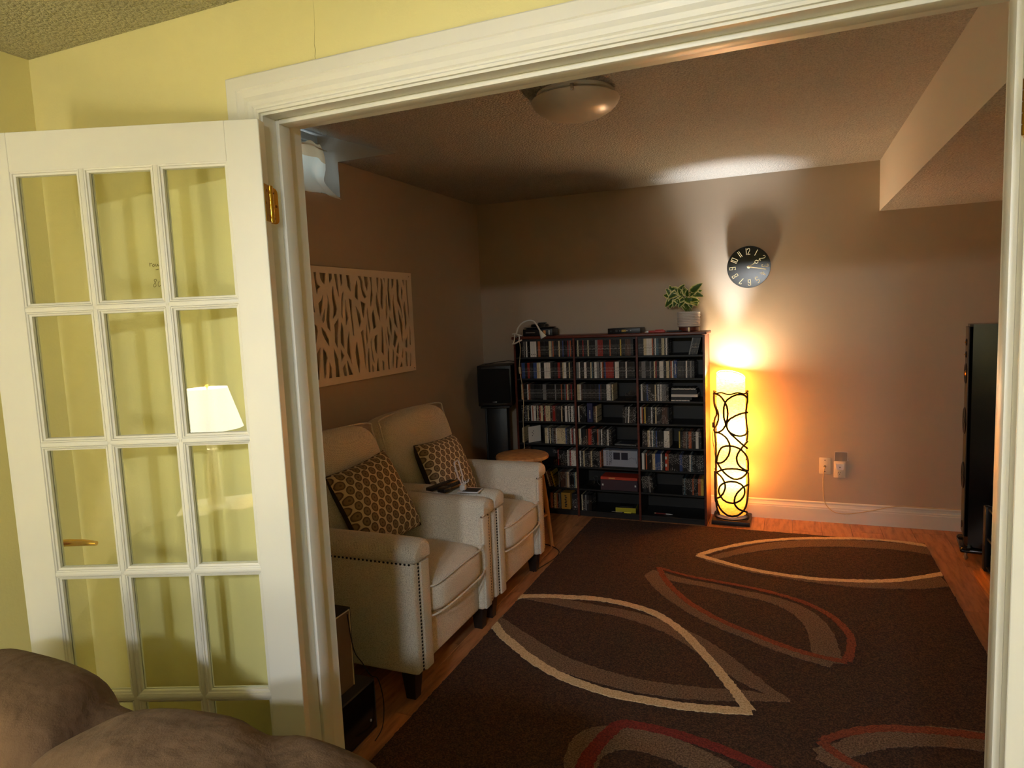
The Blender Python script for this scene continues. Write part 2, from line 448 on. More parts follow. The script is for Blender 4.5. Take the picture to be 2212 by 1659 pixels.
# baseboards
def baseboard(name, A, Bp, nrm):
    """profile swept from A to Bp, nrm points into the room"""
    prof = [(0, 0), (.016, 0), (.016, .095), (.0145, .099), (.0145, .108), (.010, .116), (.0075, .130), (.009, .136), (.009, .142), (.004, .148), (0, .148)]
    m = MB(); A = Vector(A); Bp = Vector(Bp); nrm = Vector(nrm); n = len(prof); vs_ = []
    for q in (A, Bp):
        for d, z in prof: vs_.append(q + nrm * d + Vector((0, 0, z)))
    m.add(vs_, [list(range(n)), list(range(n, 2 * n))[::-1]] + [(i, i + n, (i + 1) % n + n, (i + 1) % n) for i in range(n)])
    return struct(m.build(name, 'trim_white'), 'white moulded baseboard')
baseboard('baseboard_back', (XL, YB, 0), (XR, YB, 0), (0, -1, 0))
baseboard('baseboard_left', (XL, YF, 0), (XL, YB - .02, 0), (1, 0, 0))
baseboard('baseboard_right', (XR, YF, 0), (XR, YB - .02, 0), (-1, 0, 0))

# doorway wall: yellow skin towards the camera, grey skin towards the far room
for nm, y0, y1, m_, top, xa, xb in (('wall_doorway', YN, YN + .065, 'paint_yellow', YZC + .1, YXL - .1, YXR + .1), ('wall_doorway_inner', YN + .065, YF, 'paint_grey', ZC, XL, XR)):
    mb = MB(); mb.box(xa, JL - .02, y0, y1, 0, top); mb.box(JR + .02, xb, y0, y1, 0, top); mb.box(JL - .02, JR + .02, y0, y1, JT + .02, top)
    o = struct(mb.build(nm, m_), 'pale yellow wall around the double doorway' if 'inner' not in nm else 'grey back of the doorway wall')
    if nm == 'wall_doorway': wdo = o
struct(B(YXL - .1, YXL, YY0, YN, 0, YZC + .1).build('wall_yellow_side', 'paint_yellow'), 'yellow side wall meeting the doorway wall in a corner')
struct(B(YXR, YXR + .1, YY0, YN, 0, YZC + .1).build('wall_yellow_right', 'paint_yellow'))
struct(B(YXL - .1, YXR + .1, YY0 - .1, YY0, 0, YZC + .1).build('wall_yellow_rear', 'paint_yellow'))
struct(B(YXL, YXR, YY0, YN, YZC, YZC + .1).build('ceiling_yellow_room', 'popcorn_yellow'), 'popcorn ceiling above the yellow walls')
struct(B(YXL, YXR, YY0, YN + .03, -.1, 0).build('floor_yellow_room', 'carpet_hidden'))
# hairline crack above the door casing
ck = [P(px, py, 1, YN - .0004) for px, py in ((676, 0), (678, 20), (680, 60), (679, 95), (681, 108), (680, 122), (684, 140), (683, 147))]
MB().tube(ck, [.0001, .0002, .0002, .0003, .0007, .0003, .0007, .0005], 5).build('crack', 'pencil', wdo)
# pencil note on the yellow wall, seen through the glass
def pen(pts): return [P(322 + (a - 990) / 3.072, 575 + (b - 1060) / 3.072, 1, YN - .0005) for a, b in pts]
for st in ([(992, 1038), (994, 1050), (996, 1062), (995, 1048), (1002, 1042), (1008, 1042)], [(1018, 1046), (1012, 1056), (1018, 1064), (1026, 1056), (1020, 1046), (1018, 1046)],
           [(1032, 1044), (1034, 1058), (1042, 1058), (1046, 1046), (1050, 1058), (1060, 1056)], [(1034, 1084), (1052, 1080)],
           [(1036, 1146), (1024, 1150), (1028, 1166), (1034, 1176), (1036, 1192), (1024, 1198), (1020, 1186), (1030, 1170), (1038, 1156), (1036, 1146)],
           [(1058, 1160), (1050, 1176), (1056, 1196), (1066, 1186)]):
    MB().tube(smooth_curve(pen(st), 3), .0009, 4).build('pencil_stroke', 'pencil', wdo)

# jambs and stops
def tr(name, label): o = bpy.data.objects.new(name, None); COL.objects.link(o); struct(o, label); return o
fr = tr('trim_jamb', 'white door jamb lining the opening')
B(JL - .02, JL, YN - .004, YF + .004, 0, JT + .02).build('jamb_side', 'trim_white', fr)
B(JR, JR + .02, YN - .004, YF + .004, 0, JT + .02).build('jamb_side', 'trim_white', fr)
B(JL, JR, YN - .004, YF + .004, JT, JT + .02).build('jamb_head', 'trim_white', fr)
s0, s1, sp_ = YN + .038, YN + .078, .012
B(JL, JL + sp_, s0, s1, 0, JT, bev=.002).build('door_stop', 'trim_white', fr)
B(JR - sp_, JR, s0, s1, 0, JT, bev=.002).build('door_stop', 'trim_white', fr)
B(JL + sp_, JR - sp_, s0, s1, JT - sp_, JT, bev=.002).build('door_stop', 'trim_white', fr)
# casing: moulded profile mitred round the opening  (offset from the opening edge, projection from the wall)
prof = [(.006, 0), (.006, .011), (.012, .013), (.016, .009), (.020, .009), (.024, .013), (.034, .0155), (.046, .014), (.058, .0165), (.063, .0165), (.066, .019), (.094, .019), (.097, .017), (.097, 0)]
def casing(name, path, label):
    m = MB(); n = len(prof); vs_ = []
    for cx, cz, dx, dz in path:
        for o_, d in prof: vs_.append((cx + dx * o_, YN - d, cz + dz * o_))
    fs = [list(range(n)), list(range(n, 2 * n))[::-1]] + [(i, i + n, (i + 1) % n + n, (i + 1) % n) for i in range(n)]
    m.add(vs_, fs); return struct(m.build(name, 'trim_white'), label)
casing('trim_head', [(JL, JT, -1, 1), (JR, JT, 1, 1)], 'white moulded casing above the doorway')
casing('trim_casing_left', [(JL, 0, -1, 0), (JL, JT, -1, 1)], 'white moulded casing on the hinge side of the glazed door')
casing('trim_casing_right', [(JR, 0, 1, 0), (JR, JT, 1, 1)], 'white moulded casing beside the speaker side of the doorway')

# ------------------------------------------------------------------ glazed doors
def rect_ring(m, x0, x1, z0, z1, steps):
    """picture-frame moulding: steps = (inset, y) profile, mitred"""
    n = len(steps); vs_ = []
    for cx, cz, sx, sz in ((x0, z0, 1, 1), (x1, z0, -1, 1), (x1, z1, -1, -1), (x0, z1, 1, -1)):
        for ins, y in steps: vs_.append((cx + sx * ins, y, cz + sz * ins))
    fs = []
    for c in range(4):
        d = (c + 1) % 4
        for i in range(n): fs.append((c * n + i, c * n + (i + 1) % n, d * n + (i + 1) % n, d * n + i))
    m.add(vs_, fs)
def french_door(name, hx, hy, side, ang, label, wd=0.713, handle=True):
    """local: hinge edge at x=0, leaf along +x, visible face at y=0 (towards -y), thickness to +y"""
    root = bpy.data.objects.new(name, None); COL.objects.link(root); struct(root, label)
    root.location = (hx, hy, 0)
    root.rotation_euler = (0, 0, ang)
    sgn = side          # local x runs sgn
    Z0, Z1, TH = 0.02, 2.089, 0.035
    sh, sf = 0.084, 0.090                   # hinge-side and free-side stile widths
    gz1 = 2.089 - .094; pitch = 0.340; mu = 0.013
    gz0 = gz1 - 5 * pitch + mu
    def bx(x0, x1, y0, y1, z0, z1, **k):
        a, b = sorted((sgn * x0, sgn * x1)); return B(a, b, y0, y1, z0, z1, **k)
    bx(0, sh, 0, TH, Z0, Z1, bev=.0015, seg=1).build('stile', 'door_white', root)
    bx(wd - sf, wd, 0, TH, Z0, Z1, bev=.0015, seg=1).build('stile', 'door_white', root)
    bx(sh, wd - sf, 0.0004, TH - .0004, gz1, Z1, bev=.001, seg=1).build('top_rail', 'door_white', root)
    bx(sh, wd - sf, 0.0004, TH - .0004, Z0, gz0, bev=.001, seg=1).build('bottom_rail', 'door_white', root)
    gw = wd - sh - sf; pw = (gw - 2 * mu) / 3; ph = pitch - mu
    for c in (1, 2):
        x0 = sh + c * (pw + mu) - mu
        bx(x0, x0 + mu, 0.001, TH - .001, gz0 - .008, gz1 + .008, bev=.003, seg=2).build('muntin', 'door_white', root)
    for r in range(1, 5):
        z0 = gz1 - r * pitch
        for c in range(3):
            x0 = sh + c * (pw + mu)
            bx(x0 - .008, x0 + pw + .008, 0.001, TH - .001, z0, z0 + mu, bev=.003, seg=2).build('muntin', 'door_white', root)
    for r in range(5):
        for c in range(3):
            x0 = sh + c * (pw + mu); x1 = x0 + pw; z1 = gz1 - r * pitch; z0 = z1 - ph
            a, b = sorted((sgn * x0, sgn * x1))
            m = MB()
            rect_ring(m, a, b, z0, z1, [(0, .002), (.003, .003), (.0045, .006), (.009, .008), (.010, .0155), (0, .0155)])
            rect_ring(m, a, b, z0, z1, [(0, TH - .002), (.003, TH - .003), (.0045, TH - .006), (.009, TH - .008), (.010, TH - .0155), (0, TH - .0155)])
            m.build('glazing_bead', 'door_white', root)
            B(a + .002, b - .002, .0162, .0188, z0 + .002, z1 - .002).build('pane', 'pane_glass', root)
    # hinges: barrel on the wall side, leaf on the door edge
    for hz in (1.895, 0.22):
        h = MB(); L = .089
        h.tube([(0, TH + .006, hz - L / 2), (0, TH + .006, hz + L / 2)], .0062, 12)
        for q in (.25, .5, .75): pass
        ho = h.build('hinge', 'brass', root)
        for q in range(5):
            zc = hz - L / 2 + (q + .5) * L / 5
            MB().tube([(0, TH + .006, zc - L / 10 + .0012), (0, TH + .006, zc + L / 10 - .0012)], .0072, 14).build('knuckle', 'brass', ho)
        MB().box(-.0008, .0012, .004, TH + .004, hz - L / 2, hz + L / 2, bev=.0004, seg=1).build('hinge_leaf', 'brass', ho)
        for q in (-.03, 0, .03):
            a = -sgn
            MB().lathe([(.0035, 0), (.003, .0012), (.001, .0014)], (0.0, 0, 0), 10).build('screw', 'brass_dark', ho).matrix_local = Matrix.Translation((a * .0010, .013 + (.006 if q else -.004), hz + q)) @ Matrix.Rotation(a * PI / 2, 4, 'Y')
    if handle:
        hx_ = sgn * (wd - .042); hz = 1.04
        for yy, dy in ((TH, 1),):
            m = MB(); m.lathe([(.028, 0), (.028, .004), (.020, .009), (.011, .012), (.010, .040)], (0, 0, 0), 24, Matrix.Translation((hx_, yy, hz)) @ Matrix.Rotation(-dy * PI / 2, 4, 'X'))
            m.tube([(hx_, yy + dy * .040, hz), (hx_ - sgn * .03, yy + dy * .042, hz + .001), (hx_ - sgn * .075, yy + dy * .043, hz), (hx_ - sgn * .112, yy + dy * .040, hz - .002)], [.0095, .010, .009, .006], 12)
            m.build('door_handle', 'brass', root)
    return root
DA = math.radians(20)
# leaf direction points away from the hinge
def place_door(name, bx_, by_, side, a, label, **k):
    # barrel at (bx_,by_); leaf swung back against the yellow wall by angle a in front of it
    rot = a if side < 0 else -a
    off = Matrix.Rotation(rot, 3, 'Z') @ Vector((0, -.041, 0))
    return french_door(name, bx_ + off.x, by_ + off.y, side, rot, label, **k)
d1 = place_door('door_1', JL + .012, YN - .012, -1, DA, 'white fifteen-pane glazed door swung open in front of the yellow wall')
d2 = place_door('door_2', JR - .006, YN - .012, 1, math.radians(14), 'white glazed door leaf folded back at the edge of the doorway')
# jamb leaves of the hinges
for x_, sg, zs in ((JL, 1, (1.895, .22)), (JR, -1, (1.895, .22))):
    for hz in zs:
        m = MB(); L = .089; rr = .014; pts = [(YN - .004, hz - L / 2), (YN + .026 - rr, hz - L / 2)]
        pts += [(YN + .026 - rr + rr * math.sin(t), hz - L / 2 + rr - rr * math.cos(t)) for t in (PI / 8, PI / 4, 3 * PI / 8, PI / 2)]
        pts += [(YN + .026 - rr + rr * math.cos(t), hz + L / 2 - rr + rr * math.sin(t)) for t in (0, PI / 8, PI / 4, 3 * PI / 8, PI / 2)] + [(YN - .004, hz + L / 2)]
        m.prism(pts, 0, x_ - .0005 * sg, x_ + .0018 * sg)
        ho = m.build('hinge_leaf', 'brass', fr)
        for yy, q in ((YN + .010, .031), (YN + .018, 0), (YN + .010, -.031)):
            MB().lathe([(.0035, 0), (.0028, .0012), (.001, .0013)], (0, 0, 0), 10, Matrix.Translation((x_ + .0018 * sg, yy, hz + q)) @ Matrix.Rotation(sg * PI / 2, 4, 'Y')).build('screw', 'brass_dark', ho)

# ------------------------------------------------------------------ basement window
wx = XL - .135
win = bpy.data.objects.new('window_1', None); COL.objects.link(win); struct(win, 'small high basement window half hidden by a short curtain')
wz0, wz1 = RSILL + .01, sl(wx) - .012
m = MB(); a = .045
for y0, y1, z0, z1 in ((RW0, RW1, wz1 - a, wz1), (RW0, RW1, wz0, wz0 + a), (RW0, RW0 + a, wz0 + a, wz1 - a), (RW1 - a, RW1, wz0 + a, wz1 - a), ((RW0 + RW1) / 2 - .025, (RW0 + RW1) / 2 + .025, wz0 + a, wz1 - a)):
    m.box(wx - .06, wx, y0, y1, z0, z1, bev=.004, seg=1)
m.build('window_frame', 'window_frame', win)
m = MB(); b = .03
for s_ in (0, 1):
    y0, y1 = (RW0 + a, (RW0 + RW1) / 2 - .025) if s_ == 0 else ((RW0 + RW1) / 2 + .025, RW1 - a)
    m = MB()
    for p in ((y0, y1, wz1 - a - b, wz1 - a), (y0, y1, wz0 + a, wz0 + a + b), (y0, y0 + b, wz0 + a + b, wz1 - a - b), (y1 - b, y1, wz0 + a + b, wz1 - a - b)):
        m.box(wx - .045, wx - .015, p[0], p[1], p[2], p[3], bev=.003, seg=1)
    m.build('sash', 'window_frame', win)
    B(wx - .033, wx - .029, y0 + b, y1 - b, wz0 + a + b, wz1 - a - b).build('pane', 'pane_glass', win)
MB().box(wx - .012, wx + .008, RW1 - .20, RW1 - .175, wz1 - .115, wz1 - .07, bev=.003).build('latch', 'dark_grey', win)

# ================================================================== OBJECTS
# ------------------------------------------------------------------ rug with motifs
RX0, RX1, RY0, RY1 = -1.408, 0.82, 1.80, 4.91
rug = thing('area_rug', 'dark brown area rug with cream, rust and taupe leaf outlines', 'rug', ((RX0 + RX1) / 2, (RY0 + RY1) / 2, 0))
m = MB(); nx, ny = 150, 210; cx0, cy0 = rug.location.x, rug.location.y
rz = random.Random(3)
vs_ = []
for j in range(ny + 1):
    for i in range(nx + 1):
        e = 1.0 if 0 < i < nx and 0 < j < ny else 0.0
        vs_.append((RX0 + (RX1 - RX0) * i / nx - cx0 + (rz.uniform(-.004, .004)), RY0 + (RY1 - RY0) * j / ny - cy0 + rz.uniform(-.004, .004), .0095 + rz.uniform(0, .0025) if e else .006))
fs = [(j * (nx + 1) + i, j * (nx + 1) + i + 1, (j + 1) * (nx + 1) + i + 1, (j + 1) * (nx + 1) + i) for j in range(ny) for i in range(nx)]
m.add(vs_, fs, True); m.build('pile', 'rug_brown', rug, fix=False)
B(RX0 - cx0, RX1 - cx0, RY0 - cy0, RY1 - cy0, 0.0002, .006).build('backing', 'rug_brown', rug)
def q_(pts): return [P(1000 + a / 1.825, 1100 + b / 1.825, 2, .012) for a, b in pts]
def clip_rug(p): return Vector((min(max(p.x, RX0 + .003), RX1 - .003), min(max(p.y, RY0 + .003), RY1 - .003), 0))
def ribbon(name, pts, wdt, mat, z, label=None):
    """pts floor points, wdt width or list; ragged pile edge, real thickness"""
    c = smooth_curve(pts, 10); n = len(c); rr = random.Random(len(pts) * 31 + int(z * 1e6)); top = []; 
    ws = wdt if isinstance(wdt, (list, tuple)) else [wdt] * 2
    vs_ = []
    for i, p in enumerate(c):
        t = c[min(i + 1, n - 1)] - c[max(i - 1, 0)]; t.z = 0; t.normalize(); nr = Vector((-t.y, t.x, 0))
        f = i / (n - 1) * (len(ws) - 1); k = min(int(f), len(ws) - 2); wd = ws[k] + (ws[k + 1] - ws[k]) * (f - k)
        for sd in (-1, 1):
            q = clip_rug(p + nr * sd * (wd / 2 + rr.uniform(-.0035, .0035)))
            vs_.append((q.x - cx0, q.y - cy0, .007)); vs_.append((q.x - cx0, q.y - cy0, z + rr.uniform(-.0006, .0006)))
    fs = []
    for i in range(n - 1):
        a, b = i * 4, (i + 1) * 4
        fs += [(a + 1, b + 1, b + 3, a + 3), (a, b, b + 1, a + 1), (a + 2, a + 3, b + 3, b + 2)]
    m = MB(); m.add(vs_, fs, False)
    return m.build(name, mat, rug)
# leaf by the armchairs
ribbon('taupe_band', q_([(225, 342), (350, 360), (500, 388), (620, 408), (740, 442), (840, 482), (930, 532), (1010, 588), (1090, 645), (1180, 702), (1290, 756)]), [.05, .085, .085, .095, .11, .12, .09, .01], 'rug_taupe', .0135)
ribbon('taupe_band', q_([(120, 425), (200, 490), (290, 555), (400, 612), (520, 652), (650, 687), (780, 710), (900, 724), (1020, 732), (1150, 738), (1290, 757)]), [.06, .11, .12, .11, .10, .10, .09, .08, .01], 'rug_taupe', .0137)
ribbon('cream_outline', q_([(180, 347), (300, 343), (400, 346), (500, 351), (590, 363), (680, 384), (760, 413), (830, 456), (890, 506), (950, 570), (1010, 640), (1060, 702), (1100, 755), (1132, 796)]), .045, 'rug_cream', .0150)
ribbon('cream_outline', q_([(1138, 797), (1000, 790), (850, 775), (700, 750), (560, 720), (440, 680), (350, 640), (270, 590), (200, 535), (150, 490), (122, 450), (105, 415)]), .048, 'rug_cream', .0152)
# rust leaf in the middle
ribbon('taupe_band', q_([(735, 248), (860, 280), (980, 302), (1100, 330), (1200, 352), (1290, 382), (1360, 425), (1405, 480), (1425, 540), (1440, 605)]), [.09, .06, .07, .09, .11, .12, .12], 'rug_taupe', .0135)
ribbon('taupe_band', q_([(745, 258), (790, 310), (850, 360), (930, 412), (1020, 458), (1120, 498), (1220, 537), (1320, 572), (1455, 615)]), [.10, .10, .07, .06, .07, .05], 'rug_taupe', .0137)
ribbon('rust_outline', q_([(772, 230), (880, 262), (1000, 285), (1120, 307), (1240, 335), (1350, 370), (1440, 415), (1500, 465), (1530, 510), (1528, 560), (1512, 602)]), [.02, .028, .035, .04], 'rug_rust', .0148)
ribbon('rust_outline', q_([(1515, 603), (1440, 590), (1350, 568), (1250, 535), (1150, 495), (1050, 455), (960, 410), (880, 360), (820, 305), (788, 262), (774, 230)]), .034, 'rug_rust', .0150)
# leaf by the tower speaker
ribbon('taupe_band', q_([(960, 198), (1080, 170), (1200, 148), (1320, 137), (1480, 135), (1640, 142), (1760, 153), (1860, 170)]), [.05, .12, .14, .13], 'rug_taupe', .0135)
ribbon('taupe_band', q_([(960, 200), (1100, 236), (1250, 262), (1400, 282), (1560, 296), (1700, 298), (1800, 295), (1920, 282)]), [.03, .05, .08, .12, .14], 'rug_taupe', .0137)
ribbon('cream_outline', q_([(930, 181), (1000, 160), (1100, 138), (1200, 124), (1330, 116), (1480, 115), (1600, 118), (1720, 128), (1860, 150)]), .04, 'rug_cream', .0148)
ribbon('cream_outline', q_([(926, 181), (1000, 203), (1100, 230), (1200, 250), (1300, 265), (1420, 278), (1560, 284), (1680, 283), (1790, 272), (1910, 252)]), .042, 'rug_cream', .0150)
# leaves at the near edge
ribbon('taupe_band', q_([(455, 1060), (480, 960), (540, 910), (640, 900), (760, 925), (880, 968), (1000, 1030), (1100, 1110)]), [.10, .16, .13, .12, .12], 'rug_taupe', .0135)
ribbon('red_outline', q_([(460, 1080), (490, 990), (540, 920), (590, 870), (630, 848), (700, 856), (850, 890), (1000, 940), (1170, 1010), (1320, 1090)]), [.06, .055, .05, .045, .04], 'rug_red', .0150)
ribbon('taupe_band', q_([(1395, 965), (1500, 950), (1600, 915), (1720, 898), (1850, 895), (2000, 908), (2160, 940)]), [.06, .10, .12, .12], 'rug_taupe', .0135)
ribbon('taupe_band', q_([(1400, 968), (1480, 1000), (1560, 1040), (1700, 1090)]), [.05, .09, .09], 'rug_taupe', .0137)
ribbon('rust_outline', q_([(1412, 916), (1500, 886), (1640, 866), (1800, 871), (1950, 884), (2160, 915)]), [.03, .04, .045], 'rug_rust', .0150)
ribbon('rust_outline', q_([(1412, 916), (1450, 950), (1520, 995), (1600, 1035), (1720, 1080)]), .036, 'rug_rust', .0152)

# ------------------------------------------------------------------ armchairs
def armchair(label):
    r = thing('armchair', label, 'armchair', group='matching linen armchairs')
    FR, HW = .45, .388
    B(-.42, .425, -.262, .262, .125, .325, bev=.02, seg=3).build('seat_frame', 'linen', r)
    for s in (-1, 1):
        a0, a1 = sorted((s * .262, s * HW))
        ar = B(-.44, FR, a0, a1, .125, .625, bev=.018, seg=3).build('arm', 'linen', r)
        # padded arm top, rounded over and bulging past the panel
        m = MB(); pf = [(.264, .604), (.263, .650), (.268, .672), (.285, .688), (.315, .694), (.350, .690), (.380, .675), (.396, .652), (.400, .630), (.394, .612), (.385, .604)]
        st_ = [(-.44, 1), (-.2, 1), (.1, 1), (.40, 1), (.43, .985), (.450, .93), (.461, .83), (.466, .68)]; vs_ = []; K = len(pf)
        for xx, k in st_: vs_ += [(xx, s * (.333 + (py - .333) * (.5 + .5 * k)), .640 + (pz - .640) * k) for py, pz in pf]
        fs = [(i * K + j, i * K + (j + 1) % K, (i + 1) * K + (j + 1) % K, (i + 1) * K + j) for i in range(len(st_) - 1) for j in range(K)] + [list(range(K)), list(range((len(st_) - 1) * K, len(st_) * K))]
        m.add(vs_, fs, True)
        m.build('arm_pad', 'linen', ar)
        # front panel with welt
        b0, b1 = sorted((s * .272, s * .338))
        m = MB(); m.box(FR - .006, FR + .010, b0, b1, .13, .60, bev=.007, seg=2)
        m.build('arm_front', 'linen', ar)
        nl = MB(); hemi = [(.0056, 0), (.0048, .0022), (.0025, .0036), (.0006, .0039)]
        for k in range(43):
            nl.lathe(hemi, (0, 0, 0), 7, Matrix.Translation((-.42 + k * .0203, s * (HW + .0005), .604)) @ Matrix.Rotation(-s * PI / 2, 4, 'X'))
        for k in range(6):
            nl.lathe(hemi, (0, 0, 0), 7, Matrix.Translation((FR + .0005, s * (.268 + .022 * k), .609)) @ Matrix.Rotation(PI / 2, 4, 'Y'))
        for k in range(31):
            nl.lathe(hemi, (0, 0, 0), 7, Matrix.Translation((FR + .0005, s * .349, .14 + k * .0152)) @ Matrix.Rotation(PI / 2, 4, 'Y'))
        tag(nl.build('nailhead_trim', 'brass_black', ar), 'dark bronze nailheads', kind='stuff')
    # back frame and T-shaped back cushion
    Mb = Matrix.Translation((-.40, 0, .125)) @ Matrix.Rotation(math.radians(-7), 4, 'Y')
    MB().box(-.06, .07, -.385, .385, 0, .86, bev=.035, seg=4, M=Mb).build('back_frame', 'linen', r)
    def wf(c):
        k = .27 if c.z < -.06 else (.27 + (.375 - .27) * min(1, (c.z + .06) / .08)); return Vector((c.x, c.y / .375 * k, c.z))
    bm = cushion(.13, .375, .30, p=5, n=16, wf=wf)
    for v in bm.verts:   # soft crown towards the seat
        if v.co.x > 0: v.co.x += .035 * max(0, 1 - (v.co.y / .40) ** 2) * max(0, 1 - ((v.co.z + .05) / .36) ** 2)
        v.co.z += .012 * math.cos(v.co.y * 6)
    Mc = Matrix.Translation((-.245, 0, .755)) @ Matrix.Rotation(math.radians(-14), 4, 'Y')
    bc = MB().bm(bm, Mc, True).build('back_cushion', 'linen', r)
    def seam(pts, rad, par, M=None):
        p = [(M @ Vector(q)) if M is not None else Vector(q) for q in pts]; MB().tube(smooth_curve(p, 5), rad, 6).build('piping', 'linen', par)
    seam([(.085, -.365, .1), (.085, -.362, .24), (.085, -.33, .288), (.085, 0, .302), (.085, .33, .288), (.085, .362, .24), (.085, .365, .1)], .0045, bc, Mc)
    # seat cushion with crown
    bm = cushion(.345, .268, .082, p=6, crown=.28, n=14)
    scu = MB().bm(bm, Matrix.Translation((.135, 0, .402)), True).build('seat_cushion', 'linen', r)
    for zz, q in ((.468, 1), (.338, 1)):
        seam([(.1, -.266, zz), (.40, -.264, zz), (.468, -.235, zz), (.478, 0, zz + (.006 if zz > .4 else -.003)), (.468, .235, zz), (.40, .264, zz), (.1, .266, zz)], .0045, scu)
    for sx in (.385, -.38):
        for s in (-1, 1):
            m = MB(); t0, t1 = .033, .022; cx, cy = sx, s * .335
            vs_ = [(cx + a * t1, cy + b * t1, 0) for a, b in ((-1, -1), (1, -1), (1, 1), (-1, 1))] + [(cx + a * t0, cy + b * t0, .127) for a, b in ((-1, -1), (1, -1), (1, 1), (-1, 1))]
            m.add(vs_, [(0, 3, 2, 1), (4, 5, 6, 7), (0, 1, 5, 4), (1, 2, 6, 5), (2, 3, 7, 6), (3, 0, 4, 7)]); m.build('leg', 'leg_dark', r)
    return r
plain('brass_black', S(34, 28, 24), 0.35, 0.6)
def copy_tree(o, parent=None):
    c = o.copy(); COL.objects.link(c); c.parent = parent
    for ch in [x for x in o.children]: copy_tree(ch, c)
    return c
ch1 = armchair('light linen armchair with nailhead trim, the one beside the stacked boxes')
ch1.location = (-1.862, 2.652, 0)
ch2 = copy_tree(ch1); ch2.location = (-1.862, 3.452, 0)
ch2['label'] = 'light linen armchair with nailhead trim, the one beside the round wooden stool'

def throw_pillow(label, c, tilt, roll, sz=.45, th=.075, yaw=0.0):
    N = 22; m = MB(); vs_ = []; uv = []
    for sd in (1, -1):
        for j in range(N + 1):
            for i in range(N + 1):
                u, v = -1 + 2 * i / N, -1 + 2 * j / N
                pin = 1 - .055 * (1 - abs(u * v)) * (abs(u) ** 6 + abs(v) ** 6 > .9 and 1 or (abs(u) ** 4 + abs(v) ** 4) / 2)
                t = th * max(0, (1 - u ** 4) * (1 - v ** 4)) ** .5
                vs_.append((sd * t, u * sz / 2 * (1 - .06 * (1 - v * v) * abs(u) ** 3), v * sz / 2 * (1 - .06 * (1 - u * u) * abs(v) ** 3)))
                uv.append(((u + 1) / 2, (v + 1) / 2))
    K = (N + 1) ** 2; fs = []; mi = []
    for sd in (0, 1):
        for j in range(N):
            for i in range(N):
                a = sd * K + j * (N + 1) + i; q = (a, a + 1, a + N + 2, a + N + 1)
                fs.append(q if sd == 0 else q[::-1]); mi.append(sd)
    me = bpy.data.meshes.new('cover'); me.from_pydata(vs_, [], fs)
    ul = me.uv_layers.new(name='UVMap')
    for lp in me.loops: ul.data[lp.index].uv = uv[lp.vertex_index]
    me.materials.append(MATS['pillow_print']); me.materials.append(MATS['pillow_dark'])
    me.polygons.foreach_set('material_index', mi); me.polygons.foreach_set('use_smooth', [True] * len(fs))
    r = thing('throw_pillow', label, 'pillow', c, 0, 'patterned throw pillows')
    o = bpy.data.objects.new('cover', me); COL.objects.link(o); o.parent = r
    edge = [(0, u * sz / 2 * .985, v * sz / 2 * .985) for u, v in [(-1 + 2 * i / 8, -1) for i in range(8)] + [(1, -1 + 2 * i / 8) for i in range(8)] + [(1 - 2 * i / 8, 1) for i in range(8)] + [(-1, 1 - 2 * i / 8) for i in range(8)]]
    edge = [(x, y * (1 - .06 * (1 - (z / (sz / 2)) ** 2)) if abs(abs(y) - sz / 2 * .985) < 1e-6 else y, z * (1 - .06 * (1 - (y / (sz / 2)) ** 2)) if abs(abs(z) - sz / 2 * .985) < 1e-6 else z) for x, y, z in edge]
    MB().tube(edge, .004, 6, closed=True).build('piping', 'pillow_dark', r)
    r.rotation_euler = (Matrix.Rotation(yaw, 3, 'Z') @ Matrix.Rotation(tilt, 3, 'Y') @ Matrix.Rotation(roll, 3, 'X')).to_euler()
    return r
throw_pillow('brown and cream spotted throw pillow tipped on one corner, on the armchair beside the boxes', (-1.85, 2.665, .725), math.radians(-26), math.radians(6), sz=.43, yaw=math.radians(-8))
throw_pillow('brown and cream spotted throw pillow sitting square, on the armchair beside the stool', (-1.85, 3.395, .715), math.radians(-24), math.radians(0), sz=.385, yaw=math.radians(-8))

# remotes and phone stand on the arms
def remote(label, a, b, wd, z, bulge):
    a, b = Vector(a), Vector(b); L = (b - a).length; ang = math.atan2(b.y - a.y, b.x - a.x)
    r = thing('remote_control', label, 'remote control', (a.x, a.y, z), ang, 'remote controls on the armrest')
    m = MB(); m.box(0, L, -wd / 2, wd / 2, 0, .018, bev=.004, seg=2)
    if bulge: m.box(0, L * .28, -wd / 2 - .002, wd / 2 + .002, -.002, .024, bev=.008, seg=3)
    m.build('body', 'black_plastic', r)
    for i in range(7):
        for j in range(3):
            x0 = L * (.34 + .085 * i); y0 = (j - 1) * wd * .27
            MB().box(x0 - .004, x0 + .004, y0 - .0035, y0 + .0035, .0175, .0198, bev=.001, seg=1).build('button', 'dark_grey', r)
    return r
remote('slim black remote control lying across the armrests, farther from the phone stand', (-1.745, 3.00, 0), (-1.70, 3.20, 0), .045, .6975, False)
remote('chunky black remote control lying next to the white phone stand', (-1.665, 2.985, 0), (-1.635, 3.19, 0), .05, .6985, True)
ps = thing('phone_stand', 'white folding phone stand on the armrest', 'phone stand', (-1.535, 3.06, .697), math.radians(6))
m = MB(); m.box(-.055, .06, -.045, .045, 0, .006, bev=.0028, seg=2); m.build('base', 'white_cool', ps)
B(-.03, .052, -.036, .036, .0058, .0068).build('rubber_pad', 'dark_grey', ps)
B(-.052, -.022, -.016, .016, .005, .032, bev=.004).build('hinge_block', 'white_cool', ps)
Mx = Matrix.Translation((-.037, 0, .028)) @ Matrix.Rotation(math.radians(-14), 4, 'Y')
fr_pts = [(0, -.014, 0), (0, -.014, .03), (0, -.030, .045), (0, -.030, .125), (0, -.024, .132), (0, .024, .132), (0, .030, .125), (0, .030, .045), (0, .014, .03), (0, .014, 0)]
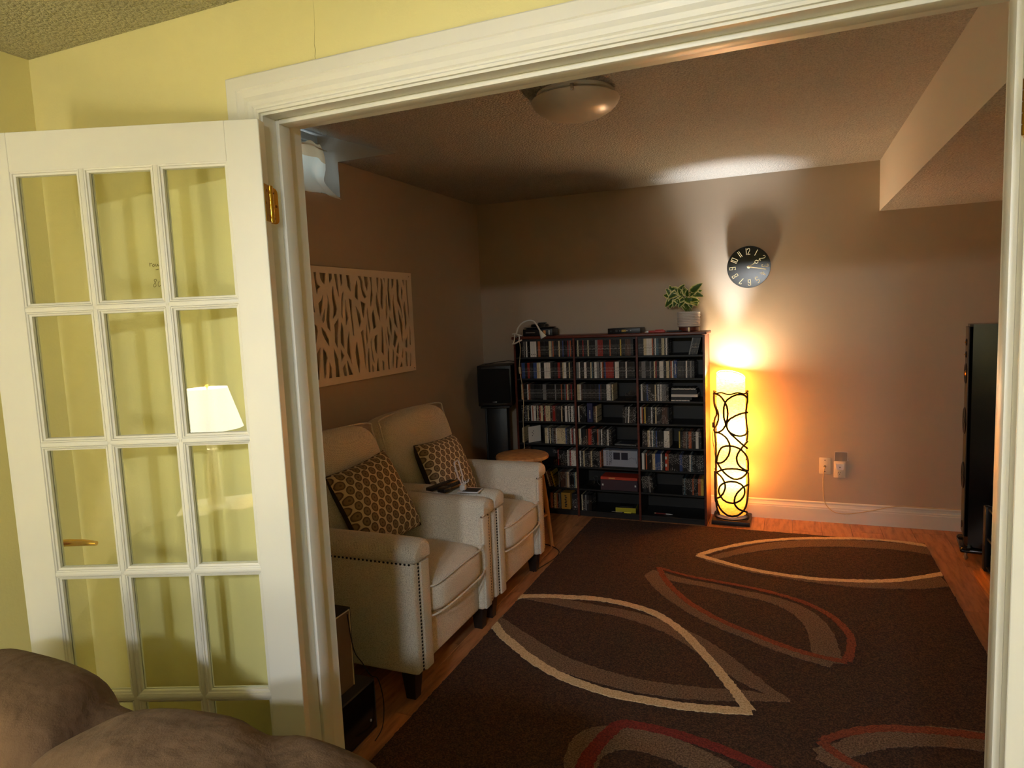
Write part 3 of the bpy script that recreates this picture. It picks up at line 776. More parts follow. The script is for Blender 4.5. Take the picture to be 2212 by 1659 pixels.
MB().tube([Mx @ Vector(p) for p in fr_pts], .0042, 8, closed=True).build('cradle_frame', 'white_cool', ps)
for s in (-1, 1):
    MB().tube([Mx @ Vector(p) for p in ((0, s * .016, .014), (.018, s * .018, .008), (.026, s * .02, .012), (.030, s * .02, .022))], .0034, 8).build('hook', 'white_cool', ps)
MB().tube([Mx @ Vector(p) for p in ((0, -.032, .09), (-.004, -.038, .09))], .005, 8).build('rubber_nub', 'white_cool', ps)

# ------------------------------------------------------------------ round stool behind the far armchair
stl = thing('wooden_stool', 'light oak stool with round seat and splayed legs', 'stool', (-1.665, 4.13, 0))
m = MB(); m.lathe([(.165, .632), (.178, .638), (.180, .648), (.176, .658), (.168, .662)], (0, 0, 0), 40); m.build('seat', 'oak_light', stl)
for k in range(4):
    a = PI / 4 + k * PI / 2 - .25; c, s = math.cos(a), math.sin(a)
    MB().tube([(c * .185, s * .185, 0), (c * .15, s * .15, .33), (c * .115, s * .115, .636)], [.013, .017, .016], 10).build('leg', 'oak_light', stl)
for k in range(4):
    a = PI / 4 + k * PI / 2 - .25; b = a + PI / 2; q = .162; z = .2 + .03 * (k % 2)
    MB().tube([(math.cos(a) * q, math.sin(a) * q, z), (math.cos(b) * q, math.sin(b) * q, z)], .009, 8).build('rung', 'oak_light', stl)

# ------------------------------------------------------------------ bookshelf speaker on its stand
ss = thing('speaker_stand', 'black column speaker stand in the corner beside the bookcase', 'speaker stand', (-2.20, 4.97, 0), math.radians(12))
B(-.15, .15, -.13, .15, 0, .02, bev=.005).build('base_plate', 'black_plastic', ss)
B(-.085, .085, -.05, .05, .02, .86, bev=.006).build('column', 'black_plastic', ss)
B(-.105, -.09, -.02, .02, .02, .86, bev=.004).build('cable_channel', 'dark_grey', ss)
B(-.12, .12, -.11, .11, .86, .874, bev=.003).build('top_plate', 'black_plastic', ss)
bs = thing('bookshelf_speaker', 'black bookshelf loudspeaker with cloth grille on the column stand', 'speaker', (-2.20, 4.97, .8745), math.radians(12))
B(-.14, .14, -.10, .16, 0, .33, bev=.010).build('cabinet', 'black_plastic', bs)
B(-.128, .128, -.114, -.1, .028, .302, bev=.006).build('grille', 'black_cloth', bs)
for z0, z1 in ((.304, .312), (.016, .024)): B(-.10, .10, -.107, -.1, z0, z1, bev=.002).build('trim_strip', 'dark_grey', bs)
B(-.018, .018, -.118, -.113, .034, .039, bev=.001).build('badge', 'metal_steel', bs)
MB().tube([(-.10, .03, .331), (0, .06, .345), (.09, .07, .352), (.13, .10, .345), (.138, .14, .328)], .003, 6).build('cable', 'cable_black', bs)

# ------------------------------------------------------------------ bookcase
BX0, BX1, BY0, BY1, BZ = -2.025, -.552, 4.935, 5.232, 1.425
bkc = thing('bookcase', 'black three-column media bookcase with cherry edging', 'bookcase', (0, 0, 0))
bkc.location = (0, 0, 0)
DIV = (-1.527, -1.041); ROW = (1.260, 1.091, .920, .749, .571, .397, .221, .045)
B(BX0 - .012, BX1 + .014, BY0 - .014, BY1, BZ - .022, BZ, bev=.006, seg=3).build('top_board', 'cherry', bkc)
for x0, x1 in ((BX0, BX0 + .016), (BX1 - .016, BX1)): 
    pn = B(x0, x1, BY0 + .006, BY1, 0, BZ - .022).build('side_panel', 'cherry' if x1 == BX1 else 'black_board', bkc)
    B(x0, x1, BY0, BY0 + .0058, 0, BZ - .022, bev=.001, seg=1).build('edge_strip', 'cherry', pn)
for dx in DIV:
    pn = B(dx - .007, dx + .007, BY0 + .006, BY1 - .008, .02, BZ - .0222).build('divider', 'black_board', bkc)
    B(dx - .008, dx + .008, BY0 - .001, BY0 + .0058, .0, BZ - .0222, bev=.001, seg=1).build('edge_strip', 'cherry', pn)
B(BX0 + .016, BX1 - .016, BY1 - .008, BY1 - .001, .0, BZ - .022).build('back_board', 'black_board', bkc)
BAYS = ((BX0 + .016, DIV[0] - .007), (DIV[0] + .007, DIV[1] - .007), (DIV[1] + .007, BX1 - .016))
for x0, x1 in BAYS:
    for z in ROW: B(x0 + .0002, x1 - .0002, BY0 + .010, BY1 - .0082, z - .014, z, bev=.0012, seg=1).build('shelf', 'black_board', bkc)
    B(x0, x1, BY0 + .02, BY0 + .032, 0, ROW[-1] - .0142).build('plinth', 'black_board', bkc)
    B(x0, x1, BY0 + .01, BY0 + .02, BZ - .04, BZ - .0222).build('top_fascia', 'black_board', bkc)

# ------------------------------------------------------------------ discs on the shelves
ORD = ['top', 'second', 'third', 'fourth', 'fifth', 'sixth', 'seventh', 'bottom']; CN = ['left', 'middle', 'right']
CDW, CDD, CDH = .0098, .142, .1245
cd_mesh = {}
def cd_proto(c):
    if c not in cd_mesh:
        o = MB().box(-CDW / 2, CDW / 2, 0, CDD, 0, CDH, bev=.0006, seg=1).build('cd_case', 'spine_' + c)
        cd_mesh[c] = o.data; bpy.data.objects.remove(o)
    return cd_mesh[c]
rc = random.Random(21)
def pick(prev):
    if prev and rc.random() < .33: return prev
    return rc.choices(SP, [40, 20, 17, 9, 5, 4, 3, 2.2, 2, 3, 1.5])[0]
def fx(px, row):   # photo column -> x on the disc fronts of that row
    return P(px, {0: 752, 1: 800, 2: 848, 3: 895, 4: 940, 5: 985, 6: 1032, 7: 1080}[row], 1, BY0 + .016).x
# (row, bay, from px, to px, lean degrees)
SEG = [(0, 0, 1126, 1143, 0), (0, 0, 1159, 1238, 0), (0, 1, 1244, 1370, 0), (0, 2, 1378, 1444, 0), (0, 2, 1487, 1512, 13),
       (1, 0, 1124, 1238, 0), (1, 1, 1245, 1373, 0), (1, 2, 1380, 1455, 0), (1, 2, 1463, 1501, 0),
       (2, 0, 1126, 1240, 0), (2, 1, 1247, 1327, 0), (2, 2, 1382, 1447, 0),
       (3, 0, 1127, 1240, 0), (3, 1, 1249, 1267, 0), (3, 1, 1281, 1290, 0), (3, 1, 1344, 1373, 3), (3, 2, 1383, 1447, 0),
       (4, 0, 1177, 1244, 0), (4, 1, 1250, 1270, 0), (4, 1, 1276, 1321, 0), (4, 2, 1387, 1447, 0), (4, 2, 1466, 1518, 0),
       (5, 0, 1129, 1135, 0), (5, 0, 1194, 1246, 0), (5, 1, 1252, 1300, 0), (5, 2, 1386, 1436, 0), (5, 2, 1441, 1520, 0),
       (6, 0, 1184, 1202, -15), (6, 0, 1206, 1248, 0), (6, 2, 1388, 1414, -5), (6, 2, 1474, 1520, 0),
       (7, 0, 1187, 1211, 0), (7, 1, 1256, 1278, 0)]
rest = MB(); n_ind = 0; slot = {c: i for i, c in enumerate(SP)}
for row, bay, p0, p1, lean in SEG:
    x0, x1 = fx(p0, row), fx(p1, row); lo, hi = BAYS[bay]
    hl = CDH * math.sin(math.radians(abs(lean)))
    x0 = max(x0, lo + .001 + (hl if lean < 0 else 0)); x1 = min(x1, hi - .001 - (hl if lean > 0 else 0))
    stp = CDW / math.cos(math.radians(lean)) + .0003
    n = max(1, int((x1 - x0) / stp)); c = None
    for i in range(n):
        c = pick(c); cx = x0 + stp * (i + .5); y = BY0 + .014 + rc.uniform(0, .006)
        z = ROW[row] + .0004 + (CDW / 2 * math.sin(math.radians(abs(lean))))
        if n_ind < 300:
            o = bpy.data.objects.new('cd_case', cd_proto(c)); COL.objects.link(o); o.location = (cx, y, z); o.rotation_euler = (0, math.radians(lean), 0)
            how = 'leaning' if lean else 'standing'
            tag(o, f'CD case with {c} spine {how} on the {ORD[row]} shelf, {CN[bay]} column of the bookcase', 'CD case', f'{c} CD cases on the {ORD[row]} shelf, {CN[bay]} column')
            n_ind += 1
        else:
            rest.cur = slot[c]
            M = Matrix.Translation((cx, y, z)) @ Matrix.Rotation(math.radians(lean), 4, 'Y')
            rest.box(-CDW / 2, CDW / 2, 0, CDD, 0, CDH, M=M)
ro = rest.build('cd_cases', ['spine_' + c for c in SP], fix=False)
tag(ro, 'rows of CD cases on the lower shelves of the bookcase', 'CD cases', kind='stuff')

def shelf_box(name, label, cat, row, p0, p1, h, d, mat, yoff=.016, bev=.001, group=None):
    x0, x1 = fx(p0, row), fx(p1, row); cx = (x0 + x1) / 2
    r = thing(name, label, cat, (cx, BY0 + yoff, ROW[row] + .0004), 0, group)
    B(-(x1 - x0) / 2, (x1 - x0) / 2, 0, d, 0, h, bev=bev, seg=1).build('case', mat, r)
    return r, (x1 - x0)
r, wd = shelf_box('box_set', 'white three-volume boxed set on the top shelf of the bookcase', 'box set', 0, 1145, 1158.2, .1235, .14, 'label_white')
for k in (-1, 0, 1):
    MB().lathe([(.0035, 0), (.0035, .0006)], (0, 0, 0), 10, Matrix.Translation((k * wd * .29, -.0001, .022)) @ Matrix.Rotation(PI / 2, 4, 'X')).build('dot', 'ink', r)
    if k < 1: B((k + .5) * wd / 3 + wd / 6 - wd / 6 - .0004, (k + .5) * wd / 3 + .0004, -.0004, .0002, .002, .118).build('seam', 'dark_grey', r)
r, wd = shelf_box('box_set', 'thick navy blue boxed set on the fourth shelf', 'box set', 3, 1268.3, 1280, .148, .15, 'navy_card')
for k in range(6): B(-.004, .004, -.0006, 0, .030 + k * .011, .037 + k * .011).build('letter', 'label_white', r)
r, wd = shelf_box('box_set', 'bright red thick CD box on the fifth shelf', 'box set', 4, 1270.4, 1275.6, .126, .142, 'red_print')
r, wd = shelf_box('box_set', 'blue thick CD box with white lettering on the second shelf', 'box set', 1, 1455.5, 1462, .128, .142, 'spine_blue')
for k in range(8): B(-.0035, .0035, -.0006, 0, .028 + k * .010, .034 + k * .010).build('letter', 'label_white', r)
r, wd = shelf_box('box_set', 'red and white patterned CD box on the sixth shelf', 'box set', 5, 1436.5, 1440.5, .130, .142, 'red_print')
for k in range(2): B(-wd / 2 + .0003, wd / 2 - .0003, -.0006, 0, .030 + k * .055, .052 + k * .055).build('label', 'label_white', r)
# white booklet and leaning album on the fifth shelf
r = thing('booklet', 'thin off-white booklet standing at the end of the fifth shelf', 'booklet', (fx(1130, 4), BY0 + .02, ROW[4] + .0004))
B(-.008, .008, 0, .13, 0, .120, bev=.001, seg=1).build('cover', 'spine_cream', r)
r = thing('album', 'pale album case turned to face the room on the fifth shelf', 'album', (fx(1141, 4), BY0 + .02, ROW[4] + .0006), math.radians(-32))
M = Matrix.Rotation(math.radians(-7), 4, 'Y')
B(0, .010, 0, .12, 0, .128, bev=.001, seg=1).build('case', 'label_white', r)
for k in range(4): B(.0098, .0106, .03 + .012 * (k % 2), .036 + .012 * (k % 2), .05 + k * .012, .058 + k * .012).build('letter', 'ink', r)
# flat album resting on the fifth shelf, middle column
r = thing('album', 'dark picture album lying tilted on the fifth shelf', 'album', (fx(1349, 4), BY0 + .035, ROW[4] + .0006), math.radians(-6))
B(-.085, .085, 0, .13, 0, .010, bev=.001, seg=1).build('case', 'spine_grey', r)
B(-.065, .065, .02, .12, .0102, .0108).build('picture', 'photo_dark', r)
# TRILOGY box
r, wd = shelf_box('boxed_set', 'silver boxed set with TRILOGY lettering on the sixth shelf', 'box set', 5, 1303, 1377, .126, .10, 'silver_card')
r.location.z += .012
B(-wd / 2 + .002, wd / 2 - .002, .01, .10, -.012, -.0002).build('support_case', 'black_board', r)
def text_mesh(txt, size, mat, parent, M, name='lettering'):
    cu = bpy.data.curves.new('t', 'FONT'); cu.body = txt; cu.size = size; cu.extrude = .0003; cu.align_x = 'LEFT'
    to = bpy.data.objects.new('t', cu); COL.objects.link(to); dg = bpy.context.evaluated_depsgraph_get()
    me = bpy.data.meshes.new_from_object(to.evaluated_get(dg)); bpy.data.objects.remove(to); me.name = name
    me.materials.clear(); me.materials.append(MATS[mat])
    o = bpy.data.objects.new(name, me); COL.objects.link(o); o.parent = parent; o.matrix_local = M; return o
FRONT = Matrix.Rotation(PI / 2, 4, 'X')     # text plane -> facing -y
text_mesh('TRILOGY', .030, 'ink', r, Matrix.Translation((-wd / 2 + .068, -.0006, .010)) @ FRONT @ Matrix.Rotation(PI / 2, 4, 'Z'))
B(-wd / 2 + .018, -wd / 2 + .0185, -.0006, 0, .004, .122).build('fold_line', 'label_white', r)
for k in range(9):
    for c_ in (0, 1): B(-wd / 2 + .010 + c_ * .018, -wd / 2 + .016 + c_ * .018, -.0006, 0, .010 + k * .0125, .016 + k * .0125).build('letter', 'ink' if c_ else 'label_white', r)
for x_ in (.005, .066): B(-wd / 2 + .075 + x_, -wd / 2 + .126 + x_, -.0008, 0, .055, .110).build('picture', 'photo_dark', r)
MB().tube([(wd / 2 - .07, -.0008, .06), (wd / 2 - .045, -.0008, .075), (wd / 2 - .03, -.0008, .065), (wd / 2 - .012, -.0008, .07), (wd / 2 - .010, -.0008, .03)], .001, 5).build('drawing', 'ink', r)
# third shelf: lying cases
x0, x1 = fx(1449.5, 2), fx(1507, 2)
z = ROW[2] + .0005
for nm, lab, a, b, h, mt in (('slim_case', 'white slim case at the bottom of the lying pile, third shelf', 0, .70, .008, 'spine_white'), ('cable_box', 'flat black device with round buttons in the lying pile, third shelf', 0, .78, .022, 'black_plastic'),
                       ('slim_case', 'wide off-white case in the lying pile, third shelf', 0, 1.0, .020, 'label_white'), ('box_set', 'plain dark box in the lying pile, third shelf', .0, .97, .034, 'black_board'), ('slim_case', 'narrow white case near the top of the lying pile, third shelf', .01, .93, .008, 'spine_white'), ('slim_case', 'thin black case topping the lying pile, third shelf', .02, .92, .006, 'spine_black')):
    xa, xb = x0 + (x1 - x0) * a, x0 + (x1 - x0) * b
    r = thing(nm, lab, 'case', ((xa + xb) / 2, BY0 + .018, z)); hw = (xb - xa) / 2
    B(-hw, hw, 0, .13, 0, h, bev=.001, seg=1).build('case', mt, r)
    if nm == 'cable_box':
        for k in range(4): MB().lathe([(.005, 0), (.005, .002)], (0, 0, 0), 12, Matrix.Translation((-hw + .03 + k * .038, 0, h / 2)) @ Matrix.Rotation(PI / 2, 4, 'X')).build('button', 'dark_grey', r)
    z += h + .0003
# clear plastic wrap on the third shelf and coiled clear thing on the seventh
def crumple(name, label, c, s, n, mat, seed):
    rr = random.Random(seed); r = thing(name, label, 'plastic wrap', c)
    bm = bmesh.new(); bmesh.ops.create_icosphere(bm, subdivisions=3, radius=1.0)
    for v in bm.verts:
        k = 1 + rr.uniform(-.28, .28); v.co = Vector((v.co.x * s[0] * k, v.co.y * s[1] * k, max(0, (v.co.z + .8) * s[2] * k)))
    MB().bm(bm, None, False).build('film', mat, r); return r
crumple('plastic_wrap', 'crumpled clear plastic wrap on the third shelf', (fx(1361, 2), BY0 + .05, ROW[2] + .0005), (.040, .03, .035), 0, 'clear_plastic', 4)
r = crumple('plastic_wrap', 'clear plastic bundle with a loose loop on the seventh shelf', (fx(1277, 6), BY0 + .05, ROW[6] + .0005), (.042, .03, .028), 0, 'clear_plastic', 9)
MB().tube(smooth_curve([(.01, 0, .03), (.02, 0, .065), (.008, 0, .085), (.03, 0, .095), (.045, 0, .085), (.04, 0, .05), (.06, 0, .025)], 5), .003, 6).build('loop', 'dark_grey', r)
# seventh shelf: purple box with red book, bottom shelf: small things
r, wd = shelf_box('storage_box', 'dark purple box on the seventh shelf', 'box', 6, 1297, 1377, .082, .15, 'purple_card')
for k in (-1, 1): B(k * wd * .44 - .006, k * wd * .44 + .006, -.0006, 0, .034, .048).build('emblem', 'label_white', r)
rb = thing('book', 'red book lying on the dark purple box', 'book', (r.location.x, BY0 + .018, ROW[6] + .0832))
B(-wd / 2 + .001, wd / 2 - .001, 0, .145, 0, .021, bev=.001, seg=1).build('cover', 'red_print', rb)
B(-.08, -.03, -.0006, 0, .006, .015).build('label', 'label_orange', rb)
r, wd = shelf_box('box_set', 'gold box with dark lettering on the bottom shelf', 'box set', 7, 1212.5, 1232, .132, .14, 'gold_card')
for k in range(7): B(-.010 + .004 * (k % 2), .006 + .004 * (k % 2), -.0006, 0, .018 + k * .014, .027 + k * .014).build('letter', 'ink', r)
r, wd = shelf_box('box_set', 'black box with small silver emblem on the bottom shelf', 'box set', 7, 1235.5, 1249, .128, .14, 'spine_charcoal')
B(-.006, .006, -.0006, 0, .018, .026).build('emblem', 'label_white', r)
r = thing('small_box', 'yellow-green box with dark lid on the bottom shelf', 'box', (fx(1350, 7), BY0 + .03, ROW[7] + .0005), math.radians(4))
B(-.078, .078, 0, .12, 0, .038, bev=.001, seg=1).build('case', 'yellowgreen_card', r)
B(-.076, .076, .002, .118, .0382, .0402).build('lid', 'dark_grey', r); B(-.05, .052, .02, .10, .0404, .046, bev=.001, seg=1).build('raised_panel', 'black_board', r)
r = thing('screwdriver', 'screwdriver with yellow handle lying on the bottom shelf', 'screwdriver', (fx(1344, 7), BY0 + .0175, ROW[7] + .0072))
MB().lathe([(.003, 0), (.0062, .004), (.0066, .03), (.0055, .055), (.003, .058)], (0, 0, 0), 12, Matrix.Translation((.01, 0, 0)) @ Matrix.Rotation(PI / 2, 4, 'Y')).build('handle', 'yellow_plastic', r)
MB().tube([(-.085, 0, 0), (.005, 0, 0)], .0028, 8).build('shaft', 'metal_steel', r)
MB().lathe([(.0035, 0), (.0042, .006), (.0035, .012)], (0, 0, 0), 10, Matrix.Translation((0, 0, 0)) @ Matrix.Rotation(PI / 2, 4, 'Y')).build('collar', 'black_plastic', r)
r = thing('pen', 'silver-tipped red pen lying on the bottom shelf of the right column', 'pen', (fx(1430, 7), BY0 + .06, ROW[7] + .0065), math.radians(-3))
MB().tube([(-.055, 0, 0), (.02, 0, 0)], .0055, 12).build('barrel', 'pen_red', r)
MB().tube([(.02, 0, 0), (.05, 0, 0), (.072, 0, 0)], [.0058, .005, .0015], 12).build('tip', 'metal_steel', r)
MB().tube([(-.068, 0, 0), (-.055, 0, 0)], .0058, 12).build('cap', 'metal_steel', r)

# ------------------------------------------------------------------ things on top of the bookcase
TZ = BZ + .0003
r = thing('media_box', 'black box with printed stickers on top of the bookcase', 'media player', (-1.842, 5.06, TZ))
B(-.124, .124, -.06, .09, 0, .056, bev=.004).build('case', 'black_plastic', r)
B(.048, .070, -.0608, -.06, .014, .042).build('sticker', 'label_orange', r); B(.094, .103, -.0608, -.06, .008, .044).build('sticker', 'label_white', r)
B(-.10, -.02, -.0608, -.06, .024, .030).build('silver_print', 'metal_steel', r)
r = thing('black_disc', 'flat black brimmed disc with a raised middle lying on the black box', 'disc', (-1.845, 5.07, TZ + .0565))
MB().lathe([(.10, 0), (.13, .006), (.133, .011), (.12, .014), (.075, .016), (.07, .034), (.06, .038)], (0, 0, 0), 36).build('brim', 'black_gloss', r)
B(-.005, .05, -.03, .03, .038, .048, bev=.004).build('clasp', 'black_plastic', r)
r = thing('network_player', 'small black amplifier with front buttons on top of the bookcase', 'amplifier', (-1.148, 5.05, TZ))
B(-.124, .124, -.05, .12, 0, .040, bev=.002).build('case', 'black_plastic', r)
for i, (xx, rad, mt) in enumerate(((-.10, .005, 'dark_grey'), (-.056, .009, 'dark_grey'), (-.03, .003, 'metal_steel'), (.024, .004, 'label_white'), (.052, .004, 'metal_steel'))):
    MB().lathe([(rad, 0), (rad, .003)], (0, 0, 0), 14, Matrix.Translation((xx, -.05, .02)) @ Matrix.Rotation(PI / 2, 4, 'X')).build('knob', mt, r)
B(-.018, .016, -.0508, -.05, .012, .028).build('display', 'spine_yellow', r)
r = thing('utility_knife', 'red utility knife lying on the bookcase top', 'knife', (-.90, 4.985, TZ), math.radians(3))
B(-.06, .062, -.010, .010, 0, .016, bev=.004).build('handle', 'red_plastic', r); B(-.01, .05, -.008, .008, .0155, .022, bev=.003).build('slider', 'red_plastic', r)
MB().prism([(-.088, .006), (-.058, .003), (-.058, .012)], 1, -.0006, .0006).build('blade', 'metal_steel', r)
r = thing('marker_pen', 'black pen lying between the red knife and the plant', 'pen', (-.775, 5.0, TZ + .0066), math.radians(5))
MB().tube([(-.055, 0, 0), (.045, 0, 0)], .0065, 10).build('barrel', 'black_plastic', r); MB().tube([(.045, 0, 0), (.056, 0, 0)], [.0065, .003], 10).build('cap', 'dark_grey', r)
# plant
pc = (-.680, 5.07, TZ)
r = thing('plant_stand', 'low dark wooden plant stand with gold feet on the bookcase', 'plant stand', pc)
MB().lathe([(.070, .004), (.074, .006), (.074, .030), (.070, .032)], (0, 0, 0), 36).build('ring', 'cherry', r)
for k in range(4):
    a = -PI / 2 + .15 + k * PI / 2; MB().box(-.007, .007, -.006, .006, 0, .031, bev=.002, M=Matrix.Translation((.072 * math.cos(a), .072 * math.sin(a), 0)) @ Matrix.Rotation(a + PI / 2, 4, 'Z')).build('foot', 'gold', r)
r = thing('potted_plant', 'variegated leafy plant in a white ribbed pot', 'plant', (pc[0], pc[1], TZ + .0325))
pr = [(.068, 0)]; nb = 9
for k in range(nb):
    z0 = .004 + k * .0118; pr += [(.0765 + .0006 * k * .5, z0), (.0815 + .0003 * k, z0 + .0035), (.0815 + .0003 * k, z0 + .008), (.0770 + .0006 * k * .5, z0 + .0112)]
pr += [(.081, .112), (.078, .113), (.075, .100)]
po = MB().lathe(pr, (0, 0, 0), 48, caps=False); po.add([(.068 * math.cos(2 * PI * k / 24), .068 * math.sin(2 * PI * k / 24), .0) for k in range(24)], [list(range(24))])
po = po.build('pot', 'pot_white', r)
for k in range(26):
    a = 2 * PI * k / 26 + .1 * (k % 3); z0 = .01 + .0118 * (k % 4) * 2
    MB().box(-.0022, .0022, -.001, .001, z0, z0 + .022, M=Matrix.Translation((.0825 * math.cos(a), .0825 * math.sin(a), 0)) @ Matrix.Rotation(a + PI / 2, 4, 'Z')).build('rib', 'pot_white', po)
MB().lathe([(.001, .096), (.075, .095), (.0752, .092)], (0, 0, 0), 24).build('soil', 'soil', r)
def leaf(L, wd, curl, fold, seed):
    rr = random.Random(seed); N, Mn = 9, 4; vs_ = []; ed = []
    for i in range(N + 1):
        t = i / N; hw = wd * (math.sin(PI * min(1, t ** .8)) ** .75) * (1 - .25 * t) if 0 < t < 1 else 0.0006
        for j in range(-Mn, Mn + 1):
            s = j / Mn; x_ = L * t; y_ = hw * s
            z_ = curl * L * (-(t ** 2)) + fold * abs(y_) + rr.uniform(-.0006, .0006) + .05 * hw * math.sin(t * 9) * abs(s)
            vs_.append((x_, y_, z_)); ed.append(max(abs(s), .0 if t < .85 else (t - .85) / .15))
    K = 2 * Mn + 1; fs = [(i * K + j, (i + 1) * K + j, (i + 1) * K + j + 1, i * K + j + 1) for i in range(N) for j in range(K - 1)]
    me = bpy.data.meshes.new('leaf'); me.from_pydata(vs_, [], fs); me.materials.append(MATS['leaf_variegated'])
    at = me.attributes.new('edge', 'FLOAT', 'POINT'); at.data.foreach_set('value', ed)
    me.polygons.foreach_set('use_smooth', [True] * len(fs))
    return me
lm = [leaf(.080, .030, .35, .25, 1), leaf(.072, .026, .15, .3, 2), leaf(.090, .034, .5, .2, 3), leaf(.062, .024, .05, .35, 4)]
# (stem tip px x, px y at the plant's depth, leaf directions in degrees on the picture plane)
WH = [(1467, 630, (150, 200, 60)), (1484, 640, (80, 40, 120, 10)), (1455, 642, (170, 215, 95, 120, 250)), (1478, 646, (265, 300, 230, 180, 340)), (1492, 634, (15, 345, 50)), (1490, 648, (5, 330, 355, 280)), (1460, 646, (250, 280, 310)), (1474, 638, (110, 70, 140, 200))]
rl = random.Random(5)
for px, py, dirs in WH:
    tip = P(px, py, 1, 5.07 + rl.uniform(-.035, .02)) - Vector(r.location)
    b0 = Vector((rl.uniform(-.03, .03), rl.uniform(-.02, .02), .09)); mid = (b0 + tip) / 2 + Vector((0, 0, .012))
    MB().tube(smooth_curve([b0, mid, tip], 5), .0028, 6).build('stem', 'stem_green', r)
    for d in dirs:
        a = math.radians(d + rl.uniform(-10, 10)); out = rl.uniform(-.75, .15)
        X = Vector((math.cos(a), out, math.sin(a))).normalized(); Zv = Vector((0, -1, .35)); Y = Zv.cross(X).normalized(); Z = X.cross(Y)
        o = bpy.data.objects.new('leaf', rl.choice(lm)); COL.objects.link(o); o.parent = r
        sc_ = rl.uniform(.85, 1.15)
        o.matrix_local = Matrix.Translation(tip) @ Matrix((X, Y, Z)).transposed().to_4x4() @ Matrix.Scale(sc_, 4)

# clip-on reading lamp at the bookcase corner
r = thing('clip_lamp', 'white gooseneck clip lamp clamped to the bookcase corner', 'lamp', (0, 0, 0))
def cl(a, b, y=4.90): return P(1090 + a / 10.37, 680 + b / 10.37, 1, y)
base = cl(270, 440)
r.location = base; O = Vector(base)
def cc(pts, y=4.90): return [cl(a, b, y) - O for a, b in pts]
MB().tube(smooth_curve(cc([(262, 440), (275, 380), (300, 300), (370, 205), (470, 145), (575, 125), (655, 150), (715, 220), (765, 305), (800, 370)]), 5), .0062, 10).build('gooseneck', 'white_plastic', r)
a, b = cl(795, 360) - O, cl(880, 515) - O
MB().tube([a, a + (b - a) * .25, a + (b - a) * .6, b], [.0085, .0125, .020, .0262], 20).build('lamp_head', 'white_plastic', r)
for pts, rad in (([(170, 430), (240, 425), (300, 445), (385, 470)], .0045), ([(175, 650), (240, 640), (310, 600), (385, 565)], .006), ([(225, 440), (222, 540), (200, 630)], .005), ([(320, 460), (330, 520), (320, 590)], .005)):
    MB().tube(smooth_curve(cc(pts), 4), rad, 8).build('clamp_jaw', 'white_plastic', r)
MB().tube([cl(262, 500, 4.885) - O, cl(262, 500, 4.915) - O], .007, 10).build('spring', 'dark_grey', r)
MB().tube(smooth_curve(cc([(325, 600), (345, 660), (352, 800), (345, 950), (335, 1060), (330, 1160), (345, 1240), (352, 1340), (375, 1460), (398, 1600)]) + [P(px, py, 1, 4.90) - O for px, py in ((1131, 870), (1130, 900), (1131, 935), (1133, 970), (1134, 1010), (1136, 1060), (1138, 1110))], 4), .0028, 6).build('lamp_cord', 'cable_ivory', r)
q = cl(345, 1245) - O
MB().box(-.009, .009, -.008, .008, -.027, .027, bev=.005, M=Matrix.Translation(q) @ Matrix.Rotation(math.radians(-4), 4, 'Y')).build('cord_switch', 'cable_ivory', r)

# ------------------------------------------------------------------ wall clock
ck_c = P(1617.5, 577, 1, YB - .02)
r = thing('wall_clock', 'round black wall clock with gold numerals and hands', 'clock', (ck_c.x, YB, ck_c.z))
FR_ = Matrix.Rotation(PI / 2, 4, 'X')
MB().lathe([(.120, .0002), (.120, .012), (.148, .020), (.151, .026), (.151, .040), (.149, .044), (.145, .044), (.144, .040)], (0, 0, 0), 64, FR_).build('case', 'black_gloss', r)
MB().lathe([(.1455, .0385), (.1455, .0395)], (0, 0, 0), 64, FR_).build('dial', 'dial_black' if 'dial_black' in MATS else 'black_plastic', r)
DG = {'0': [[(0, 0), (1, 0), (1, 2), (0, 2), (0, 0)]], '1': [[(.5, 0), (.5, 2)]], '2': [[(0, 1.6), (.1, 1.9), (.5, 2), (.9, 1.9), (1, 1.5), (.85, 1.1), (0, 0), (1, 0)]],
      '3': [[(0, 1.7), (.1, 2), (1, 2), (1, 1.2), (.5, 1), (1, .8), (1, 0), (0, 0), (0, .3)]], '4': [[(.8, 0), (.8, 2), (0, .6), (1.1, .6)]],
      '5': [[(1, 2), (0, 2), (0, 1.15), (1, 1.15), (1, 0), (0, 0), (0, .3)]], '6': [[(1, 1.7), (1, 2), (0, 2), (0, 0), (1, 0), (1, 1.1), (0, 1.1)]],
      '7': [[(0, 1.6), (0, 2), (1, 2), (.25, 0)]], '8': [[(.5, 1.05), (0, 1.3), (0, 2), (1, 2), (1, 1.3), (.5, 1.05), (0, .85), (0, 0), (1, 0), (1, .85), (.5, 1.05)]],
      '9': [[(0, .3), (0, 0), (1, 0), (1, 2), (0, 2), (0, .95), (1, .95)]]}
def strokes(m, pl_, w, y0, y1):
    for a, b in zip(pl_[:-1], pl_[1:]):
        a, b = Vector(a), Vector(b); d = b - a
        if d.length < 1e-6: continue
        d.normalize(); n_ = Vector((-d.y, d.x)) * w / 2; a = a - d * w * .4; b = b + d * w * .4
        m.prism([(a + n_)[:], (b + n_)[:], (b - n_)[:], (a - n_)[:]], 1, y0, y1)
rot0 = math.radians(2.5)
